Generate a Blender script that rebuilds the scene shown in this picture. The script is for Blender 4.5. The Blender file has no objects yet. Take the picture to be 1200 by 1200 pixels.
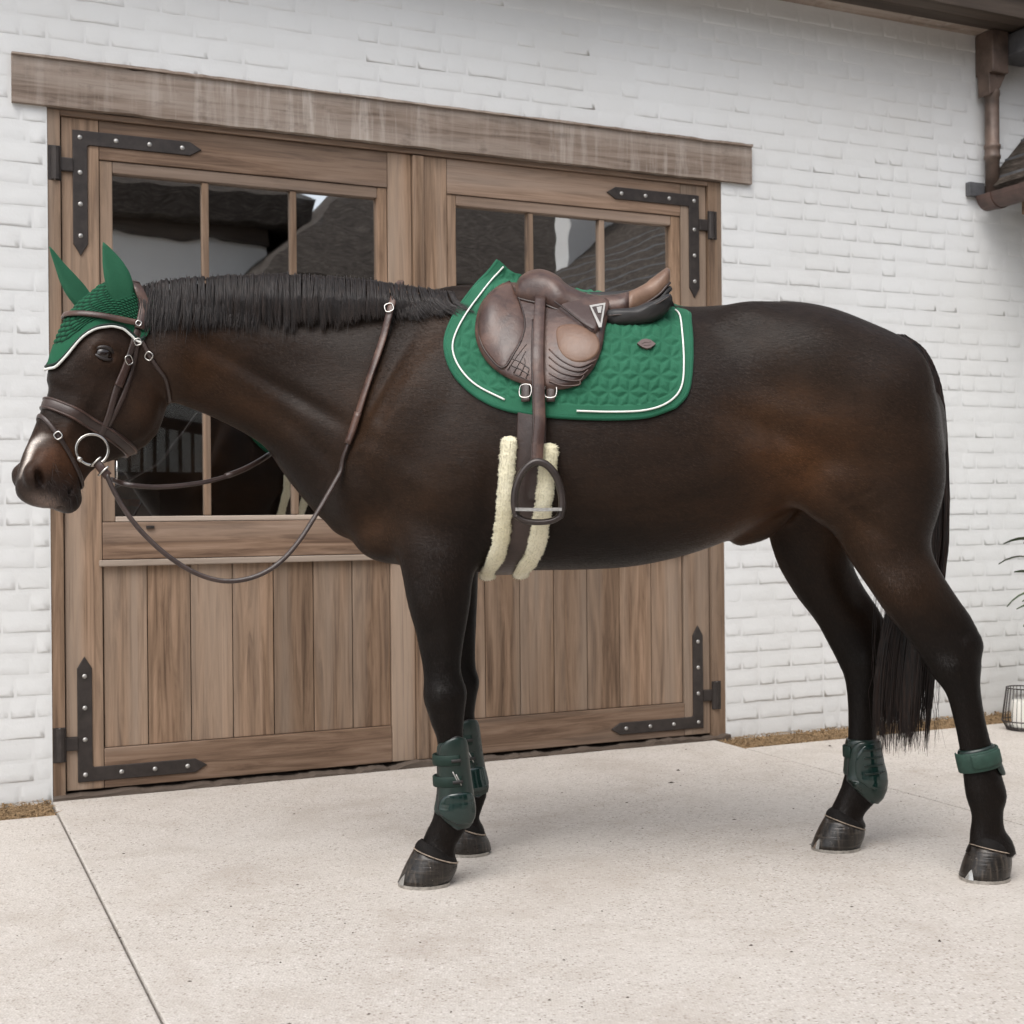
import bpy, bmesh, math, random
import numpy as np
from mathutils import Vector, Matrix
from mathutils.bvhtree import BVHTree

# ------------------------------------------------------------------ camera, sky, sun, exposure
random.seed(7)
RNG = np.random.default_rng(7)
SC = bpy.context.scene
COL = SC.collection
FPX, PSI, ROLL, CAMH = 1560.0, math.radians(24.4), math.radians(-0.507), 1.06   # focal length in photo pixels, wall angle, camera roll, eye height
CAM = np.array([0.0, 0.0, CAMH])
cam_data = bpy.data.cameras.new("camera")
cam_data.sensor_width = 36.0
cam_data.lens = 36.0 * FPX / 1200.0
cam_data.clip_start, cam_data.clip_end = 0.05, 400.0
cam_data.dof.use_dof = True
cam_data.dof.focus_distance = 3.75
cam_data.dof.aperture_fstop = 6.3
cam = bpy.data.objects.new("camera", cam_data)
COL.objects.link(cam)
cr_, sr_ = math.cos(ROLL), math.sin(ROLL)
cam.matrix_world = Matrix(((cr_, -sr_, 0, 0), (0, 0, -1, 0), (sr_, cr_, 0, CAMH), (0, 0, 0, 1)))
SC.camera = cam

SUN_EL, SUN_AZ = math.radians(57), math.radians(-22)      # azimuth: 0 = from behind the camera, negative = from the left
sun_dir = Vector((math.sin(SUN_AZ) * math.cos(SUN_EL), -math.cos(SUN_AZ) * math.cos(SUN_EL), math.sin(SUN_EL)))
world = bpy.data.worlds.new("World")
SC.world = world
world.use_nodes = True
wn = world.node_tree
wn.nodes.clear()
sky = wn.nodes.new("ShaderNodeTexSky")
sky.sky_type = 'NISHITA'
sky.sun_disc = False
sky.sun_elevation = SUN_EL
sky.sun_rotation = math.atan2(sun_dir.x, sun_dir.y)
sky.air_density, sky.dust_density, sky.ozone_density = 1.0, 3.0, 1.0
hs = wn.nodes.new("ShaderNodeHueSaturation")              # overcast: the blue is washed out
hs.inputs['Saturation'].default_value = 0.32
bg = wn.nodes.new("ShaderNodeBackground")
bg.inputs['Strength'].default_value = 0.15
wo = wn.nodes.new("ShaderNodeOutputWorld")
wn.links.new(sky.outputs[0], hs.inputs['Color'])
wn.links.new(hs.outputs[0], bg.inputs['Color'])
wn.links.new(bg.outputs[0], wo.inputs[0])
sun_data = bpy.data.lights.new("sun", 'SUN')
sun_data.energy = 0.9
sun_data.angle = math.radians(48)
sun_data.color = (1.0, 0.96, 0.91)
sun = bpy.data.objects.new("sun", sun_data)
COL.objects.link(sun)
sun.rotation_euler = sun_dir.to_track_quat('Z', 'Y').to_euler()
VS = SC.view_settings
VS.view_transform, VS.look, VS.gamma, VS.exposure = 'Standard', 'None', 1.0, 0.92
SC.cycles.max_bounces = 8
SC.cycles.transparent_max_bounces = 8

# ------------------------------------------------------------------ coordinates
def ray(px, py):
    """direction (depth 1) through a point measured on the 1200 px photograph"""
    dx, dy = (px - 600) / FPX, (py - 600) / FPX
    return np.array([cr_ * dx + sr_ * dy, 1.0, -(-sr_ * dx + cr_ * dy)])

def W(px, py, depth):
    return CAM + ray(px, py) * depth

def ground_at(px, py):
    r = ray(px, py)
    return CAM + r * (-CAMH / r[2])

WO = ground_at(62, 937)                                    # foot of the left door jamb
WU = np.array([math.cos(PSI), math.sin(PSI), 0.0])         # along the wall
WN = np.array([math.sin(PSI), -math.cos(PSI), 0.0])        # out of the wall

def wl(u, n, v):
    return WO + WU * u + WN * n + np.array([0, 0, v])

def proj(p):
    d = np.asarray(p) - CAM
    X, Y = d[..., 0] / d[..., 1], -d[..., 2] / d[..., 1]
    return np.stack([600 + FPX * (cr_ * X - sr_ * Y), 600 + FPX * (sr_ * X + cr_ * Y)], -1)

# ------------------------------------------------------------------ object helpers
def tag(o, label=None, cat=None, group=None, kind=None):
    if label: o["label"] = label
    if cat: o["category"] = cat
    if group: o["group"] = group
    if kind: o["kind"] = kind
    return o

def empty(name, loc=(0, 0, 0), rz=0.0, **kw):
    o = bpy.data.objects.new(name, None)
    COL.objects.link(o)
    o.location = Vector([float(c) for c in loc])
    o.rotation_euler = (0, 0, rz)
    o.empty_display_size = 0.1
    return tag(o, **kw)

def mk(name, verts, faces, smooth=True):
    me = bpy.data.meshes.new(name)
    if isinstance(verts, np.ndarray): verts = verts.tolist()
    if isinstance(faces, np.ndarray): faces = faces.tolist()
    me.from_pydata(verts, [], faces)
    if smooth:
        me.polygons.foreach_set("use_smooth", np.ones(len(me.polygons), dtype=bool))
    me.update()
    return me

def link(name, me, mat=None, parent=None, loc=None, **kw):
    o = bpy.data.objects.new(name, me)
    COL.objects.link(o)
    if mat is not None and len(me.materials) == 0: me.materials.append(mat)
    if parent is not None: o.parent = parent
    if loc is not None: o.location = Vector([float(c) for c in loc])
    return tag(o, **kw)

class MB:
    """collects shapes for one mesh"""
    def __init__(s): s.v, s.f = [], []
    def add(s, v, f):
        b = len(s.v)
        s.v += [tuple(float(c) for c in p) for p in v]
        s.f += [tuple(b + i for i in q) for q in f]
        return s
    def mesh(s, name, smooth=True): return mk(name, s.v, s.f, smooth)

def box_vf(x0, x1, y0, y1, z0, z1, bev=0.0):
    bm = bmesh.new()
    bmesh.ops.create_cube(bm, size=1.0)
    for v in bm.verts:
        v.co = Vector((x0 + (v.co.x + .5) * (x1 - x0), y0 + (v.co.y + .5) * (y1 - y0), z0 + (v.co.z + .5) * (z1 - z0)))
    if bev > 0:
        bmesh.ops.bevel(bm, geom=list(bm.edges), offset=bev, segments=2, profile=0.6, affect='EDGES')
    bm.normal_update()
    v = [tuple(p.co) for p in bm.verts]; f = [tuple(q.index for q in p.verts) for p in bm.faces]
    bm.free()
    return v, f

def box(name, x0, x1, y0, y1, z0, z1, mat, parent=None, bev=0.003, **kw):
    """box part with its own origin at its lower corner"""
    v, f = box_vf(0, x1 - x0, 0, y1 - y0, 0, z1 - z0, bev)
    return link(name, mk(name, v, f, False), mat, parent, (x0, y0, z0), **kw)

def frames(P, closed=False, up=None):
    P = np.asarray(P, float)
    T = np.zeros_like(P)
    if closed:
        T = np.roll(P, -1, 0) - np.roll(P, 1, 0)
    else:
        T[1:-1] = P[2:] - P[:-2]; T[0] = P[1] - P[0]; T[-1] = P[-1] - P[-2]
    T /= np.linalg.norm(T, axis=1)[:, None] + 1e-12
    return T

def norm(v): return v / (np.linalg.norm(v, axis=-1, keepdims=True) + 1e-12)

def sweep(P, sec, nrm=None, closed=False, cap=True, scale=None):
    """sweep a 2D section (k,2): first axis along side vector, second along normal"""
    P = np.asarray(P, float); n = len(P); T = frames(P, closed)
    if nrm is None:
        ref = np.array([0, 0, 1.0]); nrm = np.zeros_like(P)
        cur = np.cross(T[0], ref)
        if np.linalg.norm(cur) < .1: cur = np.cross(T[0], [1.0, 0, 0])
        for i in range(n):
            cur = cur - T[i] * (cur @ T[i]); cur = cur / (np.linalg.norm(cur) + 1e-12); nrm[i] = cur
    nrm = np.asarray(nrm, float); nrm = norm(nrm - T * (nrm * T).sum(1)[:, None])
    side = norm(np.cross(nrm, T))
    sec = np.asarray(sec, float); k = len(sec)
    sc = np.ones(n) if scale is None else np.asarray(scale, float)
    V = P[:, None] + side[:, None] * (sec[None, :, 0] * sc[:, None])[..., None] + nrm[:, None] * (sec[None, :, 1] * sc[:, None])[..., None]
    V = V.reshape(-1, 3)
    F = []
    for i in range(n if closed else n - 1):
        a, b = i * k, ((i + 1) % n) * k
        for j in range(k):
            F.append((a + j, a + (j + 1) % k, b + (j + 1) % k, b + j))
    if cap and not closed:
        F.append(tuple(range(k - 1, -1, -1))); F.append(tuple((n - 1) * k + j for j in range(k)))
    return V, F

def circ(r, k=8, ry=None):
    a = np.arange(k) * 2 * math.pi / k
    return np.stack([np.cos(a) * r, np.sin(a) * (r if ry is None else ry)], 1)

def strap_sec(w, t):
    """flat strap section w wide, t thick, softly rounded, standing on its inner face"""
    h = w / 2
    return np.array([(-h, 0), (-h, t * .6), (-h + t * .5, t), (0, t * 1.12), (h - t * .5, t), (h, t * .6), (h, 0)])[::-1]

def resample(P, n, closed=False):
    P = np.asarray(P, float)
    if closed: P = np.vstack([P, P[:1]])
    d = np.r_[0, np.cumsum(np.linalg.norm(np.diff(P, axis=0), axis=1))]
    t = np.linspace(0, d[-1], n + (1 if closed else 0))
    R = np.stack([np.interp(t, d, P[:, i]) for i in range(P.shape[1])], 1)
    return R[:-1] if closed else R

def catmull(P, n):
    P = np.asarray(P, float)
    Q = np.vstack([2 * P[0] - P[1], P, 2 * P[-1] - P[-2]])
    out = []
    for i in range(1, len(Q) - 2):
        for t in np.arange(n) / n:
            a, b, c, d = Q[i - 1], Q[i], Q[i + 1], Q[i + 2]
            out.append(.5 * (2 * b + (c - a) * t + (2 * a - 5 * b + 4 * c - d) * t * t + (3 * b - a - 3 * c + d) * t ** 3))
    out.append(P[-1])
    return np.array(out)

def catmull_closed(P, n):
    P = np.asarray(P, float); m = len(P); out = []
    for i in range(m):
        a, b, c, d = P[i - 1], P[i], P[(i + 1) % m], P[(i + 2) % m]
        for t in np.arange(n) / n:
            out.append(.5 * (2 * b + (c - a) * t + (2 * a - 5 * b + 4 * c - d) * t * t + (3 * b - a - 3 * c + d) * t ** 3))
    return np.array(out)

# ------------------------------------------------------------------ materials
class NG:
    def __init__(s, name):
        s.m = bpy.data.materials.new(name); s.m.use_nodes = True
        s.t = s.m.node_tree; s.p = s.t.nodes["Principled BSDF"]; s.out = s.t.nodes["Material Output"]
    def n(s, typ, **kw):
        nd = s.t.nodes.new(typ)
        for k, v in kw.items(): setattr(nd, k, v)
        return nd
    def set(s, sock, v):
        if isinstance(v, bpy.types.NodeSocket): s.t.links.new(v, sock)
        elif isinstance(v, (tuple, list)) and len(v) == 3 and sock.type == 'RGBA': sock.default_value = (*v, 1)
        else: sock.default_value = v
    def coord(s, kind='Object', scale=(1, 1, 1), rnd=False):
        tc = s.n("ShaderNodeTexCoord")
        v = tc.outputs[kind]
        if rnd:
            oi = s.n("ShaderNodeObjectInfo")
            ml = s.n("ShaderNodeMath", operation='MULTIPLY'); s.set(ml.inputs[0], oi.outputs['Random']); ml.inputs[1].default_value = 57.0
            ad = s.n("ShaderNodeVectorMath", operation='ADD'); s.set(ad.inputs[0], v); s.set(ad.inputs[1], ml.outputs[0]); v = ad.outputs[0]
        mp = s.n("ShaderNodeMapping"); s.set(mp.inputs['Vector'], v); mp.inputs['Scale'].default_value = scale
        return mp.outputs[0]
    def noise(s, vec, scale, detail=4, rough=.55, dist=0):
        nd = s.n("ShaderNodeTexNoise"); s.set(nd.inputs['Vector'], vec)
        nd.inputs['Scale'].default_value = scale; nd.inputs['Detail'].default_value = detail
        nd.inputs['Roughness'].default_value = rough; nd.inputs['Distortion'].default_value = dist
        return nd.outputs['Fac']
    def voro(s, vec, scale, out='Distance', feature='F1'):
        nd = s.n("ShaderNodeTexVoronoi", feature=feature); s.set(nd.inputs['Vector'], vec); nd.inputs['Scale'].default_value = scale
        return nd.outputs[out]
    def ramp(s, fac, stops):
        nd = s.n("ShaderNodeValToRGB"); s.set(nd.inputs[0], fac)
        e = nd.color_ramp.elements
        while len(e) > 1: e.remove(e[-1])
        for i, (p, c) in enumerate(stops):
            el = e[0] if i == 0 else e.new(p)
            el.position = p; el.color = (*c, 1) if isinstance(c, (tuple, list)) else (c, c, c, 1)
        return nd.outputs[0]
    def mix(s, a, b, fac, mode='MIX'):
        nd = s.n("ShaderNodeMix", data_type='RGBA', blend_type=mode)
        s.set(nd.inputs['Factor'], fac); s.set(nd.inputs['A'], a); s.set(nd.inputs['B'], b)
        return nd.outputs['Result']
    def math(s, op, a, b=0.0, c=None):
        nd = s.n("ShaderNodeMath", operation=op); s.set(nd.inputs[0], a); s.set(nd.inputs[1], b)
        if c is not None: s.set(nd.inputs[2], c)
        return nd.outputs[0]
    def bump(s, h, strength=.3, dist=.01, prev=None):
        nd = s.n("ShaderNodeBump"); s.set(nd.inputs['Height'], h); nd.inputs['Strength'].default_value = strength; nd.inputs['Distance'].default_value = dist
        if prev is not None: s.set(nd.inputs['Normal'], prev)
        s.set(s.p.inputs['Normal'], nd.outputs[0]); return nd.outputs[0]
    def col(s, c): s.set(s.p.inputs['Base Color'], c)
    def rough(s, r): s.set(s.p.inputs['Roughness'], r)
    def spec(s, v): s.p.inputs['Specular IOR Level'].default_value = v
    def metal(s, v): s.p.inputs['Metallic'].default_value = v
    def sheen(s, w, r=.5, tint=(1, 1, 1)):
        s.p.inputs['Sheen Weight'].default_value = w; s.p.inputs['Sheen Roughness'].default_value = r; s.p.inputs['Sheen Tint'].default_value = (*tint, 1)

M = {}
def wood(name, axis, dark, mid, light, grey, gamt):
    g = NG(name)
    st = {'x': (1.3, 22, 22), 'z': (22, 22, 1.3)}[axis]
    v = g.coord('Object', st, rnd=True)
    v2 = g.coord('Object', tuple(c * .22 for c in st), rnd=True)
    v3 = g.coord('Object', tuple(c * 4 if c > 2 else c * 1.6 for c in st), rnd=True)
    grain = g.noise(v, 1.6, 6, .65, .8)
    broad = g.noise(v2, 1.5, 3, .5, .4)
    fine = g.noise(v3, 1.2, 3, .6)
    c = g.ramp(grain, [(.28, dark), (.5, mid), (.72, light)])
    c = g.mix(c, grey, g.math('MULTIPLY', g.ramp(broad, [(.4, 0.0), (.68, 1.0)]), gamt))
    c = g.mix(c, dark, g.math('MULTIPLY', g.ramp(fine, [(.55, 0.0), (.75, 1.0)]), .45))
    oi = g.n("ShaderNodeObjectInfo")
    hsv = g.n("ShaderNodeHueSaturation"); g.set(hsv.inputs['Color'], c)
    g.set(hsv.inputs['Value'], g.math('MULTIPLY_ADD', oi.outputs['Random'], .42, .80))
    g.col(hsv.outputs[0]); g.rough(g.math('MULTIPLY_ADD', grain, .25, .55)); g.spec(.3)
    b = g.bump(grain, .35, .004); g.bump(fine, .3, .002, b)
    return g.m
M['wood_v'] = wood('weathered_oak_vertical', 'z', (.070, .040, .025), (.205, .132, .084), (.31, .205, .138), (.285, .222, .172), .7)
M['wood_h'] = wood('weathered_oak_horizontal', 'x', (.070, .040, .025), (.185, .118, .078), (.27, .185, .132), (.255, .198, .158), .65)
M['beam'] = wood('weathered_beam', 'x', (.12, .086, .064), (.245, .188, .15), (.32, .26, .215), (.38, .325, .28), .8)
def drips():
    m = M['beam']; t = m.node_tree; p = t.nodes["Principled BSDF"]; src = p.inputs['Base Color'].links[0].from_socket
    g = NG.__new__(NG); g.m, g.t, g.p = m, t, p
    v = g.coord('Object', (11, 11, .9)); a = g.noise(v, 1.5, 5, .7, .3); big = g.noise(g.coord('Object'), 1.3, 3, .5)
    f = g.math('MULTIPLY', g.ramp(a, [(.48, 0.0), (.66, 1.0)]), g.ramp(big, [(.38, 0.0), (.62, .75)]))
    c = g.mix(src, (.47, .42, .375), f)
    d = g.noise(g.coord('Object', (6, 6, 10)), 2.0, 4, .6)
    g.col(g.mix(c, (.085, .062, .05), g.math('MULTIPLY', g.ramp(d, [(.56, 0.0), (.75, 1.0)]), .55)))
drips()
M['wood_dark'] = wood('dark_timber', 'x', (.03, .022, .017), (.06, .043, .032), (.09, .066, .05), (.11, .09, .075), .5)
M['moulding'] = wood('pale_moulding', 'x', (.26, .2, .155), (.36, .285, .225), (.44, .36, .29), (.42, .36, .31), .5)

def paint_white():
    g = NG('white_painted_brick')
    v = g.coord('Object', (1, 1, 1), rnd=True)
    tc = g.n("ShaderNodeNewGeometry")
    w = tc.outputs['Position']
    big = g.noise(w, 1.1, 3, .6); mid = g.noise(w, 18, 4, .6); fine = g.noise(w, 110, 3, .6)
    c = g.mix((.665, .672, .668), (.62, .622, .61), g.ramp(big, [(.4, 0.0), (.75, 1.0)]))
    c = g.mix(c, (.50, .485, .455), g.math('MULTIPLY', g.ramp(mid, [(.6, 0.0), (.82, 1.0)]), .22))
    # beige tint, stronger towards the top and the right
    sp = g.n("ShaderNodeSeparateXYZ"); g.set(sp.inputs[0], w)
    hgt = g.ramp(g.math('MULTIPLY_ADD', g.math('SUBTRACT', sp.outputs['Z'], 2.75), 1.2, g.math('MULTIPLY', g.math('SUBTRACT', big, .5), .9)), [(.0, 0.0), (.95, 1.0)])
    sx_ = g.ramp(g.math('MULTIPLY_ADD', sp.outputs['X'], .3, .25), [(.25, 0.0), (.85, 1.0)])
    c = g.mix(c, (.52, .465, .405), g.math('MULTIPLY', g.math('MULTIPLY', hgt, sx_), .32))
    g.col(c); g.rough(.62); g.spec(.3)
    b = g.bump(mid, .30, .005); g.bump(fine, .2, .0015, b)
    return g.m
M['white'] = paint_white()

def concrete():
    g = NG('exposed_aggregate_concrete')
    tc = g.n("ShaderNodeNewGeometry"); w = tc.outputs['Position']
    big = g.noise(w, .9, 4, .6); mid = g.noise(w, 7, 4, .6); grit = g.noise(w, 70, 3, .7)
    cellc = g.voro(w, 150, 'Color'); celld = g.voro(w, 150, 'Distance')
    sv = g.n("ShaderNodeSeparateColor"); g.set(sv.inputs[0], cellc)
    c = g.ramp(sv.outputs[0], [(.0, (.22, .19, .165)), (.10, (.36, .32, .285)), (.24, (.42, .385, .35)), (.75, (.475, .44, .405)), (1.0, (.55, .515, .48))])
    c = g.mix(c, (.455, .42, .38), g.ramp(celld, [(.35, 0.0), (.75, .8)]))
    c = g.mix(c, (.36, .31, .262), g.math('MULTIPLY', g.ramp(mid, [(.5, 0.0), (.78, 1.0)]), .45))
    stn = g.noise(w, 2.1, 5, .68, .5); c = g.mix(c, (.33, .285, .245), g.math('MULTIPLY', g.ramp(stn, [(.50, 0.0), (.72, 1.0)]), .6))
    c = g.mix(c, (.54, .505, .465), g.math('MULTIPLY', g.ramp(big, [(.45, 0.0), (.7, 1.0)]), .4))
    c = g.mix(c, (.21, .185, .165), g.math('MULTIPLY', g.ramp(grit, [(.68, 0.0), (.76, 1.0)]), .4))
    g.col(c); g.rough(.8); g.spec(.25)
    b = g.bump(celld, .35, .004); g.bump(grit, .25, .003, b)
    return g.m
M['concrete'] = concrete()

def simple(name, c, rough=.5, metal=0.0, spec=.5, nscale=0, namt=.25, bump=0.0, bscale=200, bdist=.001, coat=0.0):
    g = NG(name)
    cc = c
    if nscale:
        nz = g.noise(g.coord('Object'), nscale, 4, .6)
        cc = g.mix(tuple(x * (1 - namt) for x in c), tuple(min(1, x * (1 + namt)) for x in c), g.ramp(nz, [(.3, 0.0), (.7, 1.0)]))
        g.rough(g.math('MULTIPLY_ADD', nz, .2, rough - .1))
    else: g.rough(rough)
    g.col(cc); g.metal(metal); g.spec(spec)
    if coat: g.p.inputs['Coat Weight'].default_value = coat; g.p.inputs['Coat Roughness'].default_value = .15
    if bump: g.bump(g.noise(g.coord('Object'), bscale, 3, .6), bump, bdist)
    return g.m
M['iron'] = simple('painted_black_iron', (.035, .028, .025), .5, .3, .5, 30, .3, .3, 90, .002)
M['bolt'] = simple('zinc_bolt_head', (.42, .41, .39), .45, .8, .5, 90, .3)
M['steel'] = simple('polished_steel', (.50, .48, .45), .25, 1.0)
M['stirrup'] = simple('dark_brown_stirrup', (.034, .025, .022), .32, .2, .5, 30, .3)
M['shoe'] = simple('worn_horseshoe_steel', (.42, .40, .37), .42, .9, .5, 60, .3)
M['gutter'] = simple('brown_gutter', (.085, .05, .04), .42, .1, .5, 14, .35, .2, 60, .002)
M['pipe'] = simple('weathered_brown_downpipe', (.135, .095, .075), .5, .2, .5, 9, .5, .25, 50, .002)
M['lead'] = simple('grey_lead', (.10, .10, .105), .55, .2, .5, 20, .3)
M['soil'] = simple('straw_strewn_gravel', (.25, .17, .095), .9, 0, .2, 60, .5, .8, 120, .01)
M['dirt'] = simple('dark_dirt', (.07, .055, .045), .9, 0, .2, 40, .4, .8, 60, .02)
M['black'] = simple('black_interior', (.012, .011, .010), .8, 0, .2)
M['candle'] = simple('white_candle', (.8, .78, .72), .5)
M['thatch'] = None
def thatch():
    g = NG('dark_thatch')
    v = g.coord('Object', (3, 3, 14))
    a = g.noise(v, 4, 5, .7, .5); b2 = g.noise(g.coord('Object'), 3, 4)
    c = g.ramp(a, [(.3, (.03, .024, .02)), (.55, (.11, .09, .075)), (.75, (.24, .20, .17))])
    g.col(g.mix(c, (.03, .025, .02), g.math('MULTIPLY', b2, .5))); g.rough(.9); g.spec(.1)
    g.bump(a, .9, .06)
    return g.m
M['thatch'] = thatch()

def glass():
    g = NG('old_window_glass')
    gl = g.n("ShaderNodeBsdfGlossy"); gl.inputs['Roughness'].default_value = .012; gl.inputs['Color'].default_value = (.95, .96, .97, 1)
    tr = g.n("ShaderNodeBsdfTransparent"); tr.inputs['Color'].default_value = (.72, .74, .73, 1)
    fr = g.n("ShaderNodeFresnel"); fr.inputs['IOR'].default_value = 1.5
    nz = g.noise(g.coord('Object'), 3.0, 2, .5)
    bp = g.n("ShaderNodeBump"); g.set(bp.inputs['Height'], nz); bp.inputs['Strength'].default_value = .05; bp.inputs['Distance'].default_value = .02
    g.set(gl.inputs['Normal'], bp.outputs[0])
    mx = g.n("ShaderNodeMixShader"); g.set(mx.inputs[0], g.math('ADD', fr.outputs[0], .50))
    g.set(mx.inputs[1], tr.outputs[0]); g.set(mx.inputs[2], gl.outputs[0])
    g.t.nodes.remove(g.p); g.set(g.out.inputs[0], mx.outputs[0])
    return g.m
M['glass'] = glass()

def coat():
    g = NG('dark_bay_coat')
    at = g.n("ShaderNodeVertexColor"); at.layer_name = "coat"
    v = g.coord('Object')
    hv = g.coord('Object', (26, 90, 120))
    hair = g.noise(hv, 1.3, 4, .7, .25)
    mot = g.noise(g.coord('Object', (5, 9, 13)), 1.6, 5, .65, .4)
    blot = g.noise(v, 7, 4, .6)
    c = g.mix(at.outputs[0], (.004, .003, .0025), g.math('MULTIPLY', g.ramp(hair, [(.45, 0.0), (.75, 1.0)]), .35))
    c = g.mix(c, g.mix(at.outputs[0], (1.9, 1.75, 1.6), 1.0, 'MULTIPLY'), g.math('MULTIPLY', g.ramp(blot, [(.45, 0.0), (.75, 1.0)]), .5))
    g.col(c); c = g.mix(c, g.mix(c, (1.9, 1.6, 1.35), 1.0, 'MULTIPLY'), g.math('MULTIPLY', g.ramp(mot, [(.47, 0.0), (.72, 1.0)]), .32)); g.col(c)
    g.rough(g.math('MULTIPLY_ADD', hair, .34, .22)); g.spec(.10)
    b = g.bump(blot, .12, .02); b = g.bump(mot, .12, .02, b); g.bump(hair, .30, .004, b)
    return g.m
M['coat'] = coat()
def hairmat(name, c1, c2, rough=.42):
    g = NG(name)
    v = g.coord('Object', (45, 45, 4)); n = g.noise(v, 3, 3, .6)
    g.col(g.mix(c1, c2, g.ramp(n, [(.4, 0.0), (.75, 1.0)]))); g.rough(rough); g.spec(.5)
    return g.m
M['mane'] = hairmat('black_brown_mane', (.010, .007, .006), (.034, .024, .02))
M['tail'] = hairmat('black_brown_tail', (.006, .004, .0035), (.03, .014, .009))

def leather(name, c, worn, rough=.42, scale=9, amt=.6):
    g = NG(name)
    v = g.coord('Object'); a = g.noise(v, scale, 4, .6, .3); pore = g.voro(v, 420)
    g.col(g.mix(c, worn, g.math('MULTIPLY', g.ramp(a, [(.42, 0.0), (.7, 1.0)]), amt)))
    g.rough(g.math('MULTIPLY_ADD', a, .25, rough - .1)); g.spec(.45)
    b = g.bump(g.noise(g.coord('Object', (1, 1, 1)), 38, 5, .65, 1.2), .30, .005); g.bump(pore, .15, .0008, b)
    g.p.inputs['Coat Weight'].default_value = .08; g.p.inputs['Coat Roughness'].default_value = .3
    return g.m
M['leather'] = leather('brown_saddle_leather', (.042, .021, .016), (.135, .074, .053), .33, 12, .85)
M['leather_dark'] = leather('dark_brown_strap_leather', (.026, .015, .012), (.065, .039, .031), .34)
M['leather_tan'] = leather('worn_tan_leather', (.14, .078, .05), (.26, .16, .105), .40, 9)
M['leather_black'] = leather('black_panel_leather', (.010, .009, .0085), (.024, .021, .02), .48)
M['green'] = None
def fabric(name, c, c2, bscale, strength, sheen):
    g = NG(name)
    v = g.coord('Object'); a = g.noise(v, 6, 3, .6); f = g.noise(v, bscale, 2, .6)
    cc = g.mix(c, c2, g.ramp(a, [(.35, 0.0), (.7, 1.0)]))
    g.col(g.mix(cc, tuple(x * .55 for x in c), g.math('MULTIPLY', g.ramp(f, [(.5, 0.0), (.7, 1.0)]), .5)))
    g.rough(.75); g.spec(.2); g.sheen(sheen, .4, tuple(min(1, x * 5 + .2) for x in c))
    g.bump(f, strength, .0015)
    return g.m
M['green'] = fabric('green_velvet', (.014, .096, .050), (.024, .13, .072), 380, .3, .45)
M['green_trim'] = fabric('green_binding', (.013, .095, .050), (.02, .12, .068), 500, .3, .25)
M['green_ear'] = fabric('green_stretch_jersey', (.012, .074, .037), (.019, .10, .053), 600, .2, .15)
M['piping'] = simple('white_cord', (.72, .72, .68), .6, 0, .3, 0, 0, .4, 500, .001)
M['fleece'] = fabric('cream_sheepskin', (.66, .61, .43), (.78, .74, .58), 170, .5, .3)
M['boot'] = simple('dark_green_boot_shell', (.0055, .0155, .012), .30, 0, .5, 40, .3, .2, 300, .001)
M['boot_gloss'] = simple('glossy_dark_green_guard', (.006, .019, .016), .09, 0, .6, 30, .2)
M['boot_strap'] = simple('green_boot_strap', (.0065, .020, .0145), .6, 0, .3, 60, .2, .5, 400, .001)
M['boot_band'] = simple('green_neoprene_band', (.019, .046, .034), .6, 0, .3, 60, .2, .5, 400, .001)
M['eye'] = simple('dark_wet_eye', (.010, .005, .0035), .10, 0, .45, 0, 0, 0, 1, 1, .3)
M['coronet_skin'] = simple('black_coronet_hair', (.006, .0048, .0042), .7, 0, .15, 60, .3, .5, 300, .002)
M['skin'] = simple('dark_skin', (.020, .014, .012), .42, 0, .5, 40, .3, .3, 200, .001)
M['emblem_dark'] = simple('brown_emblem_patch', (.075, .045, .04), .45)
M['emblem_light'] = simple('silver_emblem_print', (.36, .35, .33), .45, .3)
def hoofmat():
    g = NG('oiled_hoof_horn')
    v = g.coord('Object', (1, 1, 12)); a = g.noise(v, 9, 4, .6); b2 = g.noise(g.coord('Object', (90, 90, 3)), 1.2, 3, .6)
    c = g.ramp(b2, [(.35, (.006, .005, .0042)), (.55, (.018, .014, .011)), (.72, (.055, .044, .034))])
    c = g.mix(c, (.085, .066, .05), g.math('MULTIPLY', g.ramp(a, [(.55, 0.0), (.8, 1.0)]), .5))
    sc = g.noise(g.coord('Object'), 170, 3, .6); c = g.mix(c, (.34, .30, .26), g.math('MULTIPLY', g.ramp(sc, [(.68, 0.0), (.76, 1.0)]), .7))
    g.col(c); g.rough(g.math('MULTIPLY_ADD', a, .3, .16)); g.spec(.45); g.bump(a, .5, .004)
    return g.m
M['hoof'] = hoofmat()
M['coronet'] = simple('pale_coronet_band', (.22, .175, .135), .6, 0, .3, 60, .5)
def leafmat():
    g = NG('dark_green_leaf'); a = g.noise(g.coord('Object', rnd=True), 8, 3)
    g.col(g.mix((.025, .05, .018), (.055, .085, .03), a)); g.rough(.45); return g.m
M['leaf'] = leafmat()
M['terracotta'] = simple('grey_clay_pot', (.16, .15, .14), .8, 0, .2, 10, .2, .4, 60, .004)
M['flower'] = simple('orange_petals', (.7, .12, .02), .6)

# ------------------------------------------------------------------ ground
def slab_mesh(name, x0, x1, y0, y1, bev=.006):
    v, f = box_vf(x0, x1, y0, y1, -.10, 0.0, bev)
    return mk(name, v, f, False)

gr = link("ground", mk("ground", [(-150, -150, -.03), (150, -150, -.03), (150, 150, -.03), (-150, 150, -.03)], [(0, 1, 2, 3)], False), M['dirt'], kind='structure')
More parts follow.
